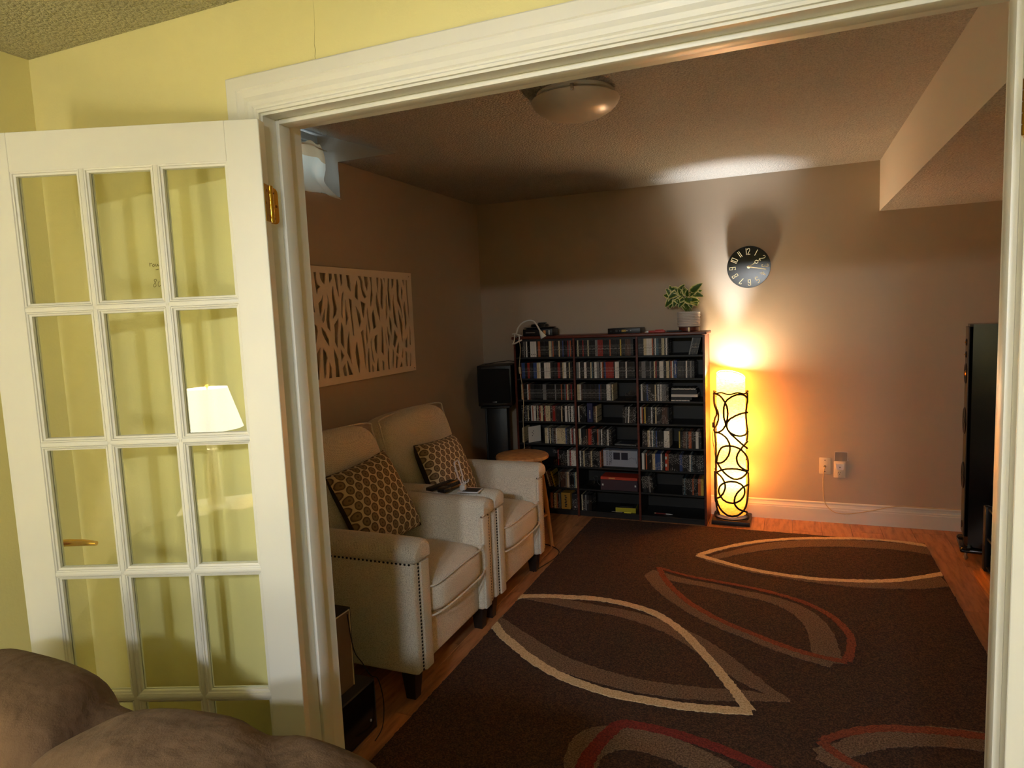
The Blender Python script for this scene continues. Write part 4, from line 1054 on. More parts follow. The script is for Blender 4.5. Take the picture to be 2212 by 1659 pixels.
for h in range(1, 13):
    s = str(h); hgt = .042; u = hgt / 2; wdd = u * .78; gap = .009
    tot = sum((wdd if ch != '1' else .004) for ch in s) + gap * .75 * (len(s) - 1); xo = -tot / 2
    a = -h * PI / 6 + rot0; m = MB()
    for ch in s:
        cw = wdd if ch != '1' else .004
        for pl_ in DG[ch]:
            pts = [(xo + ((p[0] * cw) if ch != '1' else .002), p[1] * u - u) for p in pl_]
            R2 = [(p[0], p[1] + .112) for p in pts]
            strokes(m, [(p[0] * math.cos(a) - p[1] * math.sin(a), p[0] * math.sin(a) + p[1] * math.cos(a)) for p in R2], .0042, -.0425, -.0396)
        xo += cw + gap * .75
    m.build('numeral', 'gold', r)
def hand(ang, pts, w, y, name, ring=None):
    m = MB(); a = ang; rt = lambda p: (p[0] * math.cos(a) - p[1] * math.sin(a), p[0] * math.sin(a) + p[1] * math.cos(a))
    for seg in pts: strokes(m, [rt(p) for p in seg], w, y - .0015, y)
    if ring: 
        cx, cz = rt((0, ring)); m.tube([(cx + .011 * math.cos(t * PI / 12), y - .0008, cz + .011 * math.sin(t * PI / 12)) for t in range(24)], .0022, 6, closed=True)
    m.build(name, 'gold', r)
hand(math.radians(-58), [[(0, 0), (0, .05)], [(0, .076), (0, .088)]], .005, -.046, 'hour_hand', .0635)
hand(math.radians(-101), [[(0, -.01), (0, .118)]], .0062, -.049, 'minute_hand')
MB().lathe([(.011, .040), (.011, .051), (.008, .052)], (0, 0, 0), 20, FR_).build('hub', 'gold', r)

# ------------------------------------------------------------------ floor lamp
LX, LY = -.392, 5.113
fl_ = thing('floor_lamp', 'tall cylindrical fabric floor lamp wrapped in dark looping vines, lit', 'floor lamp', (LX, LY, 0))
RS, ZT0, ZT1 = .100, .062, 1.090
def slant(dx, dy): return ZT1 - .19 * dx + .27 * dy      # obliquely cut top of the shade
m = MB(); N = 48
for rad in (RS, RS - .0015):
    pass
vs_ = []; fs = []
for iz in range(25):
    for k in range(N):
        a = 2 * PI * k / N; ex, ey = RS * math.cos(a), RS * math.sin(a)
        vs_.append((ex, ey, ZT0 + (slant(ex, ey) - ZT0) * iz / 24))
for iz in range(24):
    for k in range(N): fs.append((iz * N + k, iz * N + (k + 1) % N, (iz + 1) * N + (k + 1) % N, (iz + 1) * N + k))
m.add(vs_, fs, True); m.build('shade', 'lamp_cloth', fl_, fix=False)
for top in (1, 0): MB().tube([(RS * math.cos(2 * PI * k / 40), RS * math.sin(2 * PI * k / 40), slant(RS * math.cos(2 * PI * k / 40), RS * math.sin(2 * PI * k / 40)) if top else ZT0) for k in range(40)], .0022, 6, closed=True).build('shade_ring', 'white_plastic', fl_)
B(-.135, .135, -.125, .125, 0, .032, bev=.006).build('base', 'black_board', fl_)
MB().lathe([(.04, .032), (.04, .05), (.012, .055), (.012, .62), (.02, .625), (.02, .655)], (0, 0, 0), 16).build('inner_pole', 'white_plastic', fl_)
for k in range(3):
    a = k * 2 * PI / 3; MB().tube([(0, 0, .06), (RS * math.cos(a), RS * math.sin(a), .063)], .002, 6).build('spider', 'white_plastic', fl_)
RV = .118
fwd = math.atan2(-LY, -LX)           # direction from the lamp to the camera
def vine(pts, back=False, rad=.0072):
    out = []
    for a, b in pts:
        cx = 412 + (b - 200) * .016; s = max(-1, min(1, (a - cx) / 153)); th = math.asin(s)
        if back: th = PI - th
        z = 1.085 - (b - 215) / 1290 * 1.035; an = fwd + th
        out.append(Vector((RV * math.cos(an), RV * math.sin(an), max(.038, z))))
    rr = random.Random(int(pts[0][0] * 7 + pts[0][1])); c = smooth_curve(out, 6)
    MB().tube([p + Vector((rr.uniform(-.001, .001), rr.uniform(-.001, .001), rr.uniform(-.001, .001))) for p in c], rad, 7).build('vine', 'cord_vine', fl_)
V = [[(265, 365), (320, 380), (360, 430), (385, 490), (388, 560), (370, 640), (340, 690), (290, 720), (268, 718)],
     [(562, 410), (530, 375), (480, 365), (420, 385), (370, 430), (352, 500), (355, 570), (372, 630), (400, 700), (460, 760), (520, 820), (567, 868)],
     [(565, 540), (500, 540), (440, 565), (395, 600), (380, 650), (400, 695), (450, 730), (510, 742), (555, 730), (566, 690)],
     [(262, 460), (300, 530), (305, 590), (290, 650), (265, 700)],
     [(268, 725), (330, 725), (380, 760), (408, 820), (408, 890), (380, 950), (330, 995), (285, 1000)],
     [(290, 1000), (305, 920), (330, 860), (380, 832), (440, 835), (500, 860), (545, 910), (572, 980), (578, 1080)],
     [(568, 805), (510, 860), (475, 920), (478, 980), (510, 1030), (576, 1085)],
     [(300, 1005), (340, 1060), (400, 1110), (460, 1135), (520, 1125), (565, 1090), (530, 1060), (470, 1042), (400, 1042), (340, 1058), (296, 1090)],
     [(290, 1095), (340, 1130), (370, 1190), (360, 1260), (320, 1320), (280, 1350)],
     [(430 + 118 * math.cos(t), 1258 + 100 * math.sin(t)) for t in [i * PI / 10 for i in range(21)]],
     [(580, 1210), (520, 1225), (470, 1280), (455, 1350), (490, 1410), (570, 1460)],
     [(290, 1350), (310, 1400), (350, 1450), (420, 1480), (500, 1465), (560, 1400), (582, 1250), (578, 1100)],
     [(262, 360), (266, 460), (290, 540), (268, 620), (272, 720), (282, 830), (284, 1000), (286, 1200), (290, 1400), (320, 1485)],
     [(560, 360), (562, 430), (550, 550), (566, 720), (560, 800)]]
for v in V: vine(v)
for v in (V[1], V[4], V[7], V[9], V[11], V[2]): vine([(824 - a + 20, b) for a, b in v], True)
MB().tube([(RV * math.cos(2 * PI * k / 40), RV * math.sin(2 * PI * k / 40), .972 + .006 * math.sin(k)) for k in range(40)], .0055, 8, closed=True).build('vine_ring', 'cord_vine', fl_)
MB().tube([(RV * math.cos(2 * PI * k / 40), RV * math.sin(2 * PI * k / 40), .04) for k in range(40)], .0055, 8, closed=True).build('vine_ring', 'cord_vine', fl_)
def lp(a, b): return P(1480 + a / 4.15, 760 + b / 4.15, 1, LY - .02) - Vector((LX, LY, 0))
MB().box(-.008, .008, -.010, .010, -.02, .02, bev=.004, M=Matrix.Translation(lp(252, 655))).build('cord_switch', 'black_plastic', fl_)
MB().tube(smooth_curve([lp(255, 690), lp(245, 770), lp(262, 880), lp(278, 1010), lp(282, 1100), lp(300, 1300), lp(285, 1440) + Vector((-.01, .06, 0)), Vector((-.14, .14, .006))], 5), .0025, 6).build('lamp_cord', 'cable_black', fl_)
for z, en, nm in ((.62, E_FLOOR_BULB_MID, 'upper'), (.28, E_FLOOR_BULB_LOW, 'lower')):
    bo = MB().lathe([(.012, 0), (.014, .02), (.028, .05), (.03, .065), (.022, .085), (.005, .094)], (0, 0, z - .055), 16).build('bulb', 'white_plastic', fl_)
    bo.visible_shadow = True
    ld = bpy.data.lights.new('floor_lamp_light', 'POINT'); ld.energy = en; ld.shadow_soft_size = .034; ld.color = (1.0, .96, .90)
    lo = bpy.data.objects.new('bulb_light', ld); COL.objects.link(lo); lo.parent = fl_; lo.location = (0, 0, z + .055)
ld = bpy.data.lights.new('floor_lamp_uplight', 'SPOT'); ld.energy = E_FLOOR_UPLIGHT; ld.shadow_soft_size = .05; ld.color = (.86, .93, 1.0); ld.spot_size = math.radians(46); ld.spot_blend = 1.0
lo = bpy.data.objects.new('reflector_bulb_light', ld); COL.objects.link(lo); lo.parent = fl_; lo.location = (0, 0, 1.095); lo.rotation_euler = (PI, 0, 0)
dv = [(.0965 * math.cos(2 * PI * k / 40), .0965 * math.sin(2 * PI * k / 40)) for k in range(40)]
MB().add([(a, b, slant(a, b) - .012) for a, b in dv] + [(a, b, slant(a, b) - .016) for a, b in dv], [list(range(40)), list(range(79, 39, -1))] + [(k, k + 40, (k + 1) % 40 + 40, (k + 1) % 40) for k in range(40)]).build('diffuser', 'diffuser_lit', fl_)

# ------------------------------------------------------------------ wall plates, plug, cable
r = thing('cable_plate', 'ivory wall plate with a cable coming out of it', 'wall plate', (.244, YB, .416))
B(-.038, .038, -.006, 0, -.06, .06, bev=.003).build('plate', 'ivory', r)
for z in (.042, -.042): MB().lathe([(.004, 0), (.0035, .001)], (0, 0, 0), 10, Matrix.Translation((0, -.006, z)) @ Matrix.Rotation(PI / 2, 4, 'X')).build('screw', 'ink', r)
MB().lathe([(.008, 0), (.008, .003)], (0, 0, 0), 14, Matrix.Translation((.0, -.006, -.004)) @ Matrix.Rotation(PI / 2, 4, 'X')).build('grommet', 'slot_black', r)
r = thing('coaxial_cable', 'thin ivory cable looping from the wall plate along the baseboard', 'cable', (.244, YB, .416))
O = Vector(r.location)
cp = [Vector((.244, YB - .008, .412)), Vector((.242, YB - .03, .408))] + [P(px, py, 1, YB - .04) for px, py in ((1779, 1022), (1778, 1050), (1780, 1078), (1788, 1095), (1805, 1107), (1830, 1110), (1860, 1107), (1890, 1102))] + [P(px, py, 1, YB - .018) for px, py in ((1920, 1096), (1950, 1093.5))] + [Vector((.84, YB - .012, .152)), Vector((1.35, YB - .012, .152))]
MB().tube(smooth_curve([p - O for p in cp], 6), .0032, 8).build('wire', 'cable_ivory', r)
r = thing('power_outlet', 'ivory duplex power outlet with a free lower socket', 'outlet', (.340, YB, .393))
B(-.038, .038, -.006, 0, -.06, .06, bev=.003).build('plate', 'ivory', r)
for z in (.024, -.026):
    so_ = MB().lathe([(.0165, 0), (.0165, .002)], (0, 0, 0), 24, Matrix.Translation((0, -.0058, z)) @ Matrix.Rotation(PI / 2, 4, 'X')).build('socket', 'ivory', r)
    for dx in (-.006, .006): B(dx - .0013, dx + .0013, -.0085, -.0079, z + .001, z + .010).build('slot', 'slot_black', so_)
    MB().lathe([(.0026, 0), (.0026, .0006)], (0, 0, 0), 10, Matrix.Translation((0, -.0079, z - .007)) @ Matrix.Rotation(PI / 2, 4, 'X')).build('ground_hole', 'slot_black', so_)
r = thing('plug_adapter', 'grey-white plug adapter in the upper socket of the outlet', 'plug', (.340, YB - .0065, .417))
m = MB(); m.prism([(-.026, .022), (.028, .022), (.024, -.014), (.018, -.020), (-.016, -.020), (-.022, -.014)], 1, -.03, -.0021); m.build('body', 'white_cool', r)
MB().lathe([(.004, 0), (.004, .0008)], (0, 0, 0), 10, Matrix.Translation((0, -.03, 0)) @ Matrix.Rotation(PI / 2, 4, 'X')).build('sensor', 'dark_grey', r)
r = thing('plastic_cover', 'clear plastic square plate on the wall above the outlet', 'plastic cover', (.349, YB, .478))
B(-.042, .042, -.004, -.0005, -.02, .044, bev=.001, seg=1).build('plate', 'clear_plastic', r)
MB().tube([(-.042, -.004, -.02), (-.042, -.004, .044), (.042, -.004, .044), (.042, -.004, -.02)], .0012, 5).build('edge', 'white_cool', r)
MB().lathe([(.004, 0), (.003, .002)], (0, 0, 0), 10, Matrix.Translation((.046, -.0005, -.018)) @ Matrix.Rotation(PI / 2, 4, 'X')).build('screw', 'metal_steel', r)

# ------------------------------------------------------------------ tower speaker
r = thing('tower_speaker', 'tall glossy black tower speaker with stacked drivers', 'speaker', (1.19, 4.775, 0), math.radians(-7))
# local: baffle faces -x
m = MB(); m.prism([(-.17, -.095), (-.185, -.06), (-.185, .06), (-.17, .095), (.05, .13), (.20, .085), (.20, -.085), (.05, -.13)], 2, .075, 1.43); m.build('cabinet', 'black_gloss', r)
B(-.192, -.1852, -.088, .088, .13, 1.415, bev=.003).build('baffle', 'dark_grey', r)
FX = Matrix.Rotation(-PI / 2, 4, 'Y')
for z, rad, nm in ((1.32, .020, 'tweeter'), (1.245, .018, 'tweeter'), (1.13, .062, 'midrange_driver'), (.84, .082, 'woofer'), (.50, .082, 'woofer')):
    d = MB().lathe([(rad, 0), (rad, .004), (rad * .9, .005), (rad * .82, .002), (rad * .3, -.006 + .004), (rad * .26, .004), (rad * .1, .008)], (0, 0, 0), 32, Matrix.Translation((-.192, 0, z)) @ FX).build(nm, 'black_gloss', r)
    MB().tube([(-.196, rad * .96 * math.cos(2 * PI * k / 32), z + rad * .96 * math.sin(2 * PI * k / 32)) for k in range(32)], .003, 6, closed=True).build('driver_ring', 'black_plastic', d)
    if nm != 'woofer': MB().lathe([(rad * .32, 0), (rad * .2, .006), (rad * .05, .008)], (0, 0, 0), 16, Matrix.Translation((-.196, 0, z)) @ FX).build('phase_plug', 'brass_dark', d)
MB().lathe([(.022, 0), (.022, .004), (.015, .001)], (0, 0, 0), 20, Matrix.Translation((-.192, 0, .19)) @ FX).build('badge', 'metal_dark' if 'metal_dark' in MATS else 'black_gloss', r)
m = MB(); m.box(-.21, .22, -.13, .13, .045, .07, bev=.01, seg=3); m.build('plinth', 'black_gloss', r)
for sx in (-.18, .19):
    for s in (-1, 1):
        MB().lathe([(.004, 0), (.010, .008), (.013, .012), (.013, .022), (.008, .026), (.008, .046)], (sx, s * .115, 0), 16).build('spike_foot', 'metal_steel', r)
        MB().lathe([(.03, .066), (.032, .072), (.026, .08)], (sx, s * .115, 0), 20).build('foot_cap', 'black_gloss', r)
# equipment rack on a wooden plinth, mostly behind the door jamb
r = thing('equipment_rack', 'low black equipment rack standing on a honey wood plinth', 'rack', (1.22, 4.20, 0))
B(-.235, .25, -.42, .255, 0, .022, bev=.004).build('plinth_board', 'wood_honey', r); B(-.205, .23, -.40, .235, .0225, .045, bev=.004).build('plinth_board', 'wood_honey', r)
for sx in (-.20, .19):
    for sy in (-.38, .17): B(sx, sx + .03, sy, sy + .05, .0455, .42, bev=.006).build('post', 'black_plastic', r)
for z in (.06, .23, .40): B(-.19, .22, -.37, .215, z, z + .016, bev=.003).build('shelf', 'black_plastic', r)
B(-.168, .20, -.33, .165, .0765, .19, bev=.004).build('component', 'dark_grey', r)

# ------------------------------------------------------------------ boxes beside the near armchair
r = thing('speaker_box', 'dark low box with glossy sides on the floor beside the armchair', 'box', (-1.70, 1.875, 0))
B(-.17, .195, -.20, .21, 0, .205, bev=.003).build('case', 'dark_grey', r)
B(.1952, .197, -.19, .20, .008, .197).build('glossy_side', 'black_gloss', r)
MB().lathe([(.005, 0), (.005, .003)], (0, 0, 0), 12, Matrix.Translation((.197, .165, .055)) @ Matrix.Rotation(PI / 2, 4, 'Y')).build('indicator', 'metal_steel', r)
r = thing('cabinet_box', 'tan-sided upright cabinet box stacked on the dark box', 'box', (-1.71, 1.862, .2055))
B(-.13, .158, -.16, .165, 0, .31, bev=.004).build('case', 'black_board', r)
B(.1582, .1605, -.158, .150, .002, .302, bev=.0008, seg=1).build('side_panel', 'tan_board', r)
MB().tube([(.161, -.158, .304), (.161, .151, .304), (.161, .151, .004)], .003, 6).build('edge_trim', 'ivory', r)
r = thing('speaker_wire', 'thin wire trailing from the tan cabinet box to the floor', 'wire', (-1.50, 1.95, 0))
MB().tube(smooth_curve([(-.045, .045, .5), (-.03, .05, .36), (-.01, .07, .30), (.004, .10, .235), (.012, .135, .2), (.02, .15, .10), (.022, .13, .01), (.04, .05, .004)], 6), .002, 6).build('strand', 'cable_black', r)
r = thing('floor_cable', 'black cable curling over the floor by the stool leg', 'cable', (-1.45, 4.0, 0))
MB().tube(smooth_curve([(-.02, -.25, .004), (.01, -.12, .004), (.035, .02, .004), (.02, .14, .004), (-.06, .22, .004), (-.16, .26, .004)], 6), .0032, 6).build('strand', 'cable_black', r)

# ------------------------------------------------------------------ cut-out wall panel
HOLES = [[(150, 245), (160, 245), (170, 400), (180, 500), (212, 705), (180, 680), (165, 560), (155, 400)],
 [(192, 248), (222, 248), (225, 330), (240, 380), (272, 410), (245, 440), (233, 495), (215, 410), (200, 300)],
 [(258, 252), (328, 258), (325, 340), (315, 385), (290, 360), (268, 315)], [(364, 262), (395, 265), (398, 320), (372, 375), (366, 320)],
 [(422, 266), (455, 268), (470, 400), (480, 535), (450, 430)], [(484, 270), (510, 275), (516, 370), (502, 405), (494, 340)],
 [(556, 278), (590, 282), (605, 370), (612, 470), (572, 400)], [(675, 335), (690, 400), (690, 480), (693, 570), (655, 525), (655, 430)],
 [(685, 290), (720, 292), (745, 350), (752, 440), (788, 525), (765, 545), (740, 500), (722, 420), (712, 340)],
 [(755, 295), (800, 300), (810, 370), (795, 465), (770, 400)], [(818, 302), (845, 305), (850, 420), (860, 510), (835, 640), (828, 560), (838, 440), (832, 360)],
 [(897, 308), (920, 310), (918, 380), (917, 485), (900, 400)], [(940, 312), (960, 330), (976, 420), (972, 530), (965, 675), (945, 600), (943, 460), (948, 380)],
 [(972, 314), (988, 318), (1000, 412), (985, 360)], [(1025, 318), (1042, 320), (1042, 450), (1058, 600), (1053, 710), (1030, 610), (1022, 450)],
 [(1065, 322), (1092, 325), (1090, 385), (1070, 440)], [(1122, 328), (1140, 330), (1150, 400), (1150, 510), (1160, 560), (1180, 640), (1192, 765), (1165, 650), (1128, 570), (1122, 440)],
 [(1185, 334), (1200, 336), (1206, 410), (1195, 380)], [(1225, 338), (1238, 340), (1245, 500), (1262, 660), (1265, 790), (1250, 700), (1235, 520)],
 [(1178, 410), (1195, 460), (1182, 560), (1172, 480)], [(410, 400), (425, 500), (445, 590), (460, 660), (448, 720), (415, 775), (415, 640), (400, 520), (398, 450)],
 [(528, 460), (525, 560), (518, 700), (522, 775), (505, 720), (505, 560), (512, 490)], [(300, 495), (298, 580), (292, 680), (268, 745), (246, 600), (280, 560)],
 [(340, 485), (362, 545), (380, 650), (375, 780), (388, 915), (350, 870), (335, 780), (350, 640), (352, 560)],
 [(548, 550), (562, 630), (585, 760), (560, 845), (553, 740), (550, 640)], [(588, 540), (622, 560), (625, 700), (645, 860), (648, 970), (635, 940), (620, 800), (605, 680)],
 [(665, 625), (715, 720), (730, 800), (710, 865), (690, 780)], [(720, 570), (775, 600), (765, 680), (755, 770), (735, 690)],
 [(900, 470), (920, 560), (935, 660), (938, 800), (905, 680), (890, 590), (890, 520)], [(795, 640), (808, 740), (832, 880), (822, 950), (805, 840), (790, 700)],
 [(862, 660), (880, 740), (895, 860), (865, 890), (850, 780), (845, 730)], [(1008, 490), (1018, 600), (1020, 720), (1008, 790), (1000, 680), (1000, 560)],
 [(1092, 490), (1090, 560), (1108, 680), (1135, 880), (1100, 820), (1085, 700), (1078, 580)], [(1212, 570), (1225, 640), (1235, 740), (1240, 820), (1222, 905), (1215, 780), (1200, 640)],
 [(1135, 655), (1170, 740), (1195, 840), (1195, 920), (1190, 1030), (1172, 930), (1155, 800)], [(1040, 740), (1055, 770), (1075, 840), (1068, 960), (1050, 880), (1040, 800)],
 [(322, 650), (318, 780), (305, 820), (287, 785), (300, 720)], [(472, 760), (475, 850), (465, 960), (468, 1100), (432, 1030), (432, 900), (425, 840)],
 [(507, 805), (530, 880), (535, 980), (540, 1110), (500, 1040), (495, 920)], [(195, 822), (235, 850), (245, 910), (228, 1010), (215, 1075), (205, 1000), (198, 900)],
 [(282, 860), (330, 920), (368, 1000), (372, 1080), (320, 1000), (290, 930)], [(750, 890), (758, 960), (770, 1060), (780, 1200), (785, 1345), (765, 1250), (750, 1100), (735, 980), (722, 920)],
 [(595, 900), (600, 1000), (612, 1130), (628, 1290), (600, 1210), (568, 1150), (575, 1000)], [(785, 825), (795, 900), (805, 1000), (792, 1065), (780, 960)],
 [(908, 945), (910, 1050), (905, 1170), (880, 1100), (872, 1010), (885, 960)], [(962, 850), (972, 920), (980, 1020), (985, 1180), (955, 1140), (958, 1000), (955, 900)],
 [(1020, 850), (1035, 920), (1052, 970), (1045, 1080), (1030, 1010), (1018, 920)], [(1000, 920), (1012, 1000), (1015, 1080), (1003, 1020)],
 [(1100, 895), (1138, 970), (1105, 1095), (1085, 1060), (1095, 960)], [(1145, 1030), (1155, 1080), (1145, 1165), (1122, 1145), (1130, 1080)],
 [(1252, 930), (1245, 1010), (1243, 1095), (1225, 1085), (1225, 1020)], [(1272, 850), (1280, 930), (1282, 1065), (1272, 1050), (1268, 930)],
 [(680, 1020), (695, 1100), (718, 1250), (712, 1385), (680, 1270), (662, 1150), (668, 1080)], [(270, 1090), (272, 1200), (270, 1330), (260, 1455), (240, 1455), (240, 1300), (228, 1170)],
 [(302, 1100), (340, 1150), (352, 1210), (340, 1290), (340, 1390), (320, 1445), (308, 1330), (302, 1200)], [(420, 1095), (455, 1170), (475, 1220), (480, 1300), (490, 1420), (445, 1425), (440, 1300), (425, 1180)],
 [(500, 1110), (542, 1180), (508, 1255), (500, 1180)], [(372, 1255), (400, 1320), (402, 1432), (370, 1438), (372, 1340)], [(550, 1270), (560, 1330), (568, 1410), (540, 1412), (520, 1325)],
 [(570, 1235), (605, 1310), (637, 1395), (592, 1402), (578, 1320)], [(815, 1095), (825, 1200), (832, 1368), (812, 1370), (805, 1280), (800, 1160)],
 [(840, 990), (845, 1080), (860, 1150), (878, 1270), (855, 1220), (838, 1100), (832, 1030)], [(850, 1275), (872, 1310), (872, 1362), (855, 1364)], [(918, 1205), (925, 1270), (935, 1355), (900, 1358), (905, 1270)],
 [(965, 1235), (988, 1258), (990, 1345), (975, 1346)], [(1035, 1095), (1042, 1140), (1045, 1250), (1050, 1335), (1035, 1337), (1025, 1240), (1025, 1150)],
 [(1082, 1105), (1098, 1150), (1098, 1260), (1090, 1325), (1080, 1250)], [(1122, 1175), (1145, 1205), (1132, 1320), (1115, 1322), (1118, 1260)], [(1195, 1095), (1200, 1150), (1195, 1215), (1180, 1190)],
 [(1180, 1245), (1195, 1285), (1190, 1308), (1162, 1312)], [(1225, 1130), (1242, 1155), (1248, 1300), (1235, 1303), (1228, 1220)], [(1275, 1145), (1285, 1180), (1285, 1298), (1273, 1299)],
 [(1251, 300), (1258, 293), (1265, 300), (1258, 307)], [(1318, 1318), (1325, 1309), (1332, 1318), (1325, 1327)]]
PXF = XL + .022
py1, pz0, pz1 = 4.080, 1.2425, 1.916
def ph(a, b): p = P(640 + a / 5.184, 540 + b / 5.184, 0, PXF); return (p.y, p.z)
hs = [[ph(a, b) for a, b in h] for h in HOLES]
ymin = min(p[0] for h in hs for p in h) + .004
py0 = 2 * ymin - py1 + .42
hs2 = [[(2 * ymin - y_, z_) for y_, z_ in h] for h in hs]
hs2 = [h for h in hs2 if min(p[0] for p in h) > py0 + .04 and max(p[0] for p in h) < ymin - .004]
cu = bpy.data.curves.new('panel', 'CURVE'); cu.dimensions = '2D'; cu.fill_mode = 'BOTH'; cu.extrude = .0035
def spl(pts):
    s = cu.splines.new('POLY'); s.points.add(len(pts) - 1); s.use_cyclic_u = True
    for q, p in zip(s.points, pts): q.co = (p[0] - py1, p[1] - pz0, 0, 1)
spl([(py0, pz0), (py1, pz0), (py1, pz1), (py0, pz1)])
for h in hs + hs2:
    h = [(min(max(p[0], py0 + .03), py1 - .012), min(max(p[1], pz0 + .012), pz1 - .012)) for p in h]
    spl(h)
to = bpy.data.objects.new('t', cu); COL.objects.link(to)
me = bpy.data.meshes.new_from_object(to.evaluated_get(bpy.context.evaluated_depsgraph_get())); bpy.data.objects.remove(to)
me.materials.clear(); me.materials.append(MATS['panel_wood'])
r = thing('wall_panel', 'pale wooden wall panel with cut-out branch pattern', 'wall art', (XL, py1, pz0))
o = bpy.data.objects.new('cutout_board', me); COL.objects.link(o); o.parent = r
o.matrix_local = Matrix(((0, 0, 1, .022 - .0035), (1, 0, 0, 0), (0, 1, 0, 0), (0, 0, 0, 1)))
for y_, z_ in ((-.03, .03), (-.03, pz1 - pz0 - .03), (py0 - py1 + .03, .03), (py0 - py1 + .03, pz1 - pz0 - .03)):
    MB().tube([(0, y_, z_), (.0145, y_, z_)], .009, 12).build('standoff', 'dark_grey', r)

# ------------------------------------------------------------------ curtain on the basement window
r = thing('window_curtain', 'short cream curtain gathered at the side over the basement window', 'curtain', (XL + .02, RW1, RSILL))
m = MB(); NI, NJ = 40, 14; vs_ = []
edge_r = smooth_curve([P(px, py, 0, xx) for px, py, xx in ((691, 309, -2.505), (700, 330, -2.50), (704, 362, -2.49), (700, 385, -2.485), (703, 396, -2.475), (718, 413, -2.45), (737, 430, -2.425))], 7)
for j in range(NJ + 1):
    v = j / NJ; er = edge_r[int(v * (len(edge_r) - 1))]
    zl = 2.615 - v * .295
    for i in range(NI + 1):
        u = i / NI; k = max(0, (u - .82) / .18) ** 1.5
        y_ = 2.36 + (er.y - 2.36) * u
        z_ = zl + (er.z - zl) * k - .010 * math.sin(u * 40) * (1 - v) ** 4 + .004 * math.sin(u * 17) * v
        x_ = (-2.505 + v * .085) * (1 - k) + er.x * k + (.012 * math.sin(u * 30 + v * 2) * (.5 + .5 * v) + .016 * math.sin(v * 6) * math.exp(-((u - .90) / .05) ** 2)) * (1 - k * .7)
        vs_.append((x_ - (XL + .02), y_ - RW1, z_ - RSILL))
fs = [(j * (NI + 1) + i, j * (NI + 1) + i + 1, (j + 1) * (NI + 1) + i + 1, (j + 1) * (NI + 1) + i) for j in range(NJ) for i in range(NI)]
m.add(vs_, fs, True)
for k in range(len(m.mi)): m.mi[k] = 1 if k < 4 * NI else 0
cuo = m.build('cloth', ['curtain_sheer', 'curtain_hem'], r, fix=False)
MB().tube([(-.085, -1.03, .27), (-.085, -.02, .27)], .004, 8).build('rod', 'white_plastic', r)

# ------------------------------------------------------------------ ceiling lights
c0 = P(1243, 232, 2, ZC - .06)
r = thing('ceiling_light', 'unlit frosted glass dome light on the beige ceiling', 'ceiling light', (c0.x, c0.y, ZC))
MB().lathe([(.165, -.001), (.168, -.012), (.150, -.026), (.145, -.026)], (0, 0, 0), 48).build('pan', 'white_plastic', r)
MB().lathe([(.188, -.030), (.190, -.034), (.182, -.050), (.160, -.072), (.125, -.092), (.08, -.105), (.03, -.111), (.003, -.112)], (0, 0, 0), 48).build('dome', 'frosted_dome', r)
for k in range(3):
    a = fwd + 1.0 + k * 2 * PI / 3 - .85
    M = Matrix.Translation((.186 * math.cos(a), .186 * math.sin(a), -.036)) @ Matrix.Rotation(a, 4, 'Z')
    MB().box(-.012, .010, -.007, .007, -.010, .016, bev=.003, M=M).build('clip', 'metal_steel', r)
r = thing('added_dome_lamp', 'added unseen dome lamp on the yellow room ceiling, lighting the doorway', 'ceiling light', (.05, -1.9, YZC))  # added lamp behind the camera, lights the door side and far room
MB().lathe([(.15, -.001), (.155, -.02), (.14, -.03)], (0, 0, 0), 32).build('pan', 'white_plastic', r)
MB().lathe([(.13, -.03), (.135, -.045), (.12, -.075), (.07, -.098), (.01, -.104)], (0, 0, 0), 24).build('dome', 'added_dome_lit', r)
# added spot, out of view, to throw more light through the doorway
tp = Vector((-.50, -1.55, 2.30)); aim = (Vector((-.10, 5.2, -.35)) - tp).normalized()
r = thing('added_spot', 'added unseen spotlight on the yellow room ceiling aimed at the doorway', 'spotlight', (tp.x, tp.y, YZC))
MB().lathe([(.05, -.001), (.05, -.018), (.046, -.02)], (0, 0, 0), 24).build('canopy', 'white_plastic', r)
MB().tube([(0, 0, -.018), (0, 0, -.075)], .007, 10).build('stem', 'white_plastic', r)
qr = aim.to_track_quat('Z', 'Y').to_matrix().to_4x4()
MB().lathe([(.022, -.075), (.034, -.06), (.040, .01), (.044, .03)], (0, 0, 0), 24, Matrix.Translation((0, 0, -.09)) @ qr, caps=False).build('spot_head', 'white_plastic', r)
ld = bpy.data.lights.new('added_spot_light', 'SPOT'); ld.energy = E_ADDED_SPOT; ld.shadow_soft_size = .055; ld.color = (.97, .98, 1.0); ld.spot_size = math.radians(54); ld.spot_blend = .8
lo = bpy.data.objects.new('spot_light', ld); COL.objects.link(lo); lo.parent = r; lo.matrix_local = Matrix.Translation(Vector((0, 0, -.09)) + aim * .04) @ (-aim).to_track_quat('Z', 'Y').to_matrix().to_4x4()

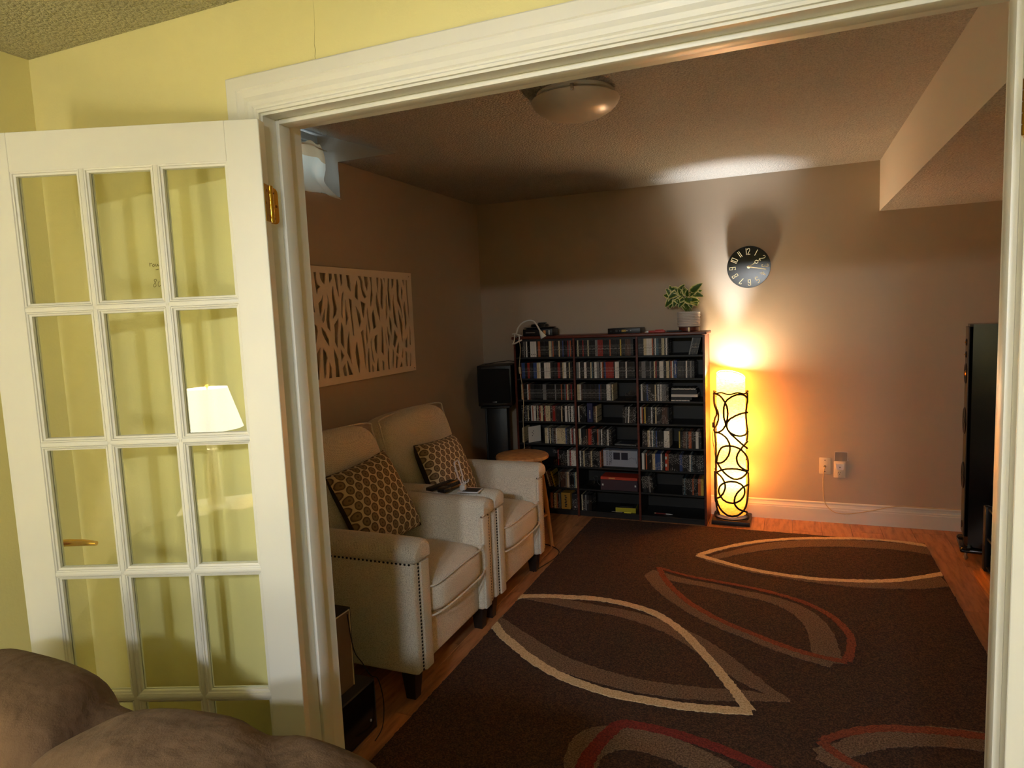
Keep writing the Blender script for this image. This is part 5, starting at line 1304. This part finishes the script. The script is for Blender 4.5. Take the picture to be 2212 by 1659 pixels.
# ------------------------------------------------------------------ table lamp behind the camera, mirrored in the door glass
tx, ty, tz = -1.535, -.64, .665
r = thing('side_table', 'small white side table under the table lamp', 'table', (tx, ty, 0))
B(-.24, .26, -.25, .25, tz - .03, tz - .0005, bev=.006).build('table_top', 'table_white', r)
for sx in (-.21, .23):
    for sy in (-.22, .22): B(sx - .02, sx + .02, sy - .02, sy + .02, 0, tz - .03, bev=.003).build('leg', 'table_white', r)
r = thing('table_mat', 'patterned woven mat on the side table', 'mat', (tx + .14, ty + .02, tz))
B(-.11, .11, -.18, .18, 0, .003, bev=.001, seg=1).build('weave', 'woven_mat', r)
r = thing('table_lamp', 'cream table lamp with tapered lit shade', 'lamp', (tx - .05, ty, tz))
MB().lathe([(.065, 0), (.068, .012), (.055, .022), (.040, .03), (.044, .045), (.040, .058), (.034, .062), (.036, .12), (.030, .24), (.024, .30), (.027, .305), (.027, .315), (.022, .32), (.036, .36), (.038, .37), (.012, .373), (.010, .43)], (0, 0, 0), 32).build('base', 'table_white', r)
sh = MB(); N = 40
for rr_ in (0,):
    vs_ = [(.160 * math.cos(2 * PI * k / N), .160 * math.sin(2 * PI * k / N), .42) for k in range(N)] + [(.098 * math.cos(2 * PI * k / N), .098 * math.sin(2 * PI * k / N), .63) for k in range(N)]
    sh.add(vs_, [(k, (k + 1) % N, (k + 1) % N + N, k + N) for k in range(N)], True)
sh.build('lamp_shade', 'table_shade_lit', r, fix=False)
MB().tube([(0, 0, .43), (0, 0, .655)], .003, 6).build('harp', 'brass', r); MB().lathe([(.004, .63), (.010, .645), (.008, .66), (.002, .668)], (0, 0, 0), 12).build('finial', 'brass', r)
ld = bpy.data.lights.new('table_lamp_light', 'POINT'); ld.energy = E_TABLE_BULB; ld.shadow_soft_size = .03; ld.color = (1.0, .95, .84)
lo = bpy.data.objects.new('bulb_light', ld); COL.objects.link(lo); lo.parent = r; lo.location = (.02, 0, .53)

# ------------------------------------------------------------------ brown sofa in the foreground
r = thing('recliner_sofa', 'brown suede reclining sofa with plump back pillows in front of the doors', 'sofa', (-.95, .55, 0))
rs = random.Random(11)
def plump(cx, cy, cz, sx, sy, sz, seed, dimple=()):
    bm = cushion(sx, sy, sz, p=2.7, n=26)
    for v in bm.verts:
        for (ux, uy, uz, amp, wdt, dx, dy) in dimple:
            d = (v.co - Vector((ux, uy, uz))); al = d.x * dx + d.y * dy; ac = d.x * -dy + d.y * dx
            k = amp * math.exp(-(ac / wdt) ** 2) * math.exp(-(al / .22) ** 2); v.co -= v.co.normalized() * k
    return MB().bm(bm, Matrix.Translation((cx, cy, cz)), True)
# pillow sections: (centre, half sizes)
plump(-.442, .163, .668, .405, .166, .329, 1, ((.30, .0, .2, .03, .03, .5, -.8), (.1, -.08, .25, .02, .03, .8, -.5), (-.1, 0, .25, .018, .04, .3, -.9))).build('back_pillow', 'suede_brown', r)
plump(.187, .115, .775, .405, .15, .229, 2, ((.12, 0, .2, .022, .028, .75, -.65), (-.2, -.1, .2, .012, .04, .6, -.7), (.28, .05, .2, .016, .03, .5, -.8))).build('back_pillow', 'suede_brown', r)
plump(-.09, .15, .66, .21, .235, .258, 3, ((.05, -.1, .2, .015, .03, .8, -.6),)).build('back_pillow', 'suede_brown', r)
B(-.84, .62, .04, .24, .12, .74, bev=.06, seg=4).build('back_frame', 'suede_brown', r)
B(-.84, .62, -.50, .05, .12, .44, bev=.06, seg=4).build('seat_cushion', 'suede_brown', r)
for x0 in (-1.0, .62): B(x0, x0 + .16, -.52, .26, .05, .62, bev=.06, seg=4).build('arm', 'suede_brown', r)
for x0 in (-.92, .70):
    for y0 in (-.46, .18): B(x0 - .025, x0 + .025, y0 - .025, y0 + .025, 0, .06).build('foot', 'leg_dark', r)
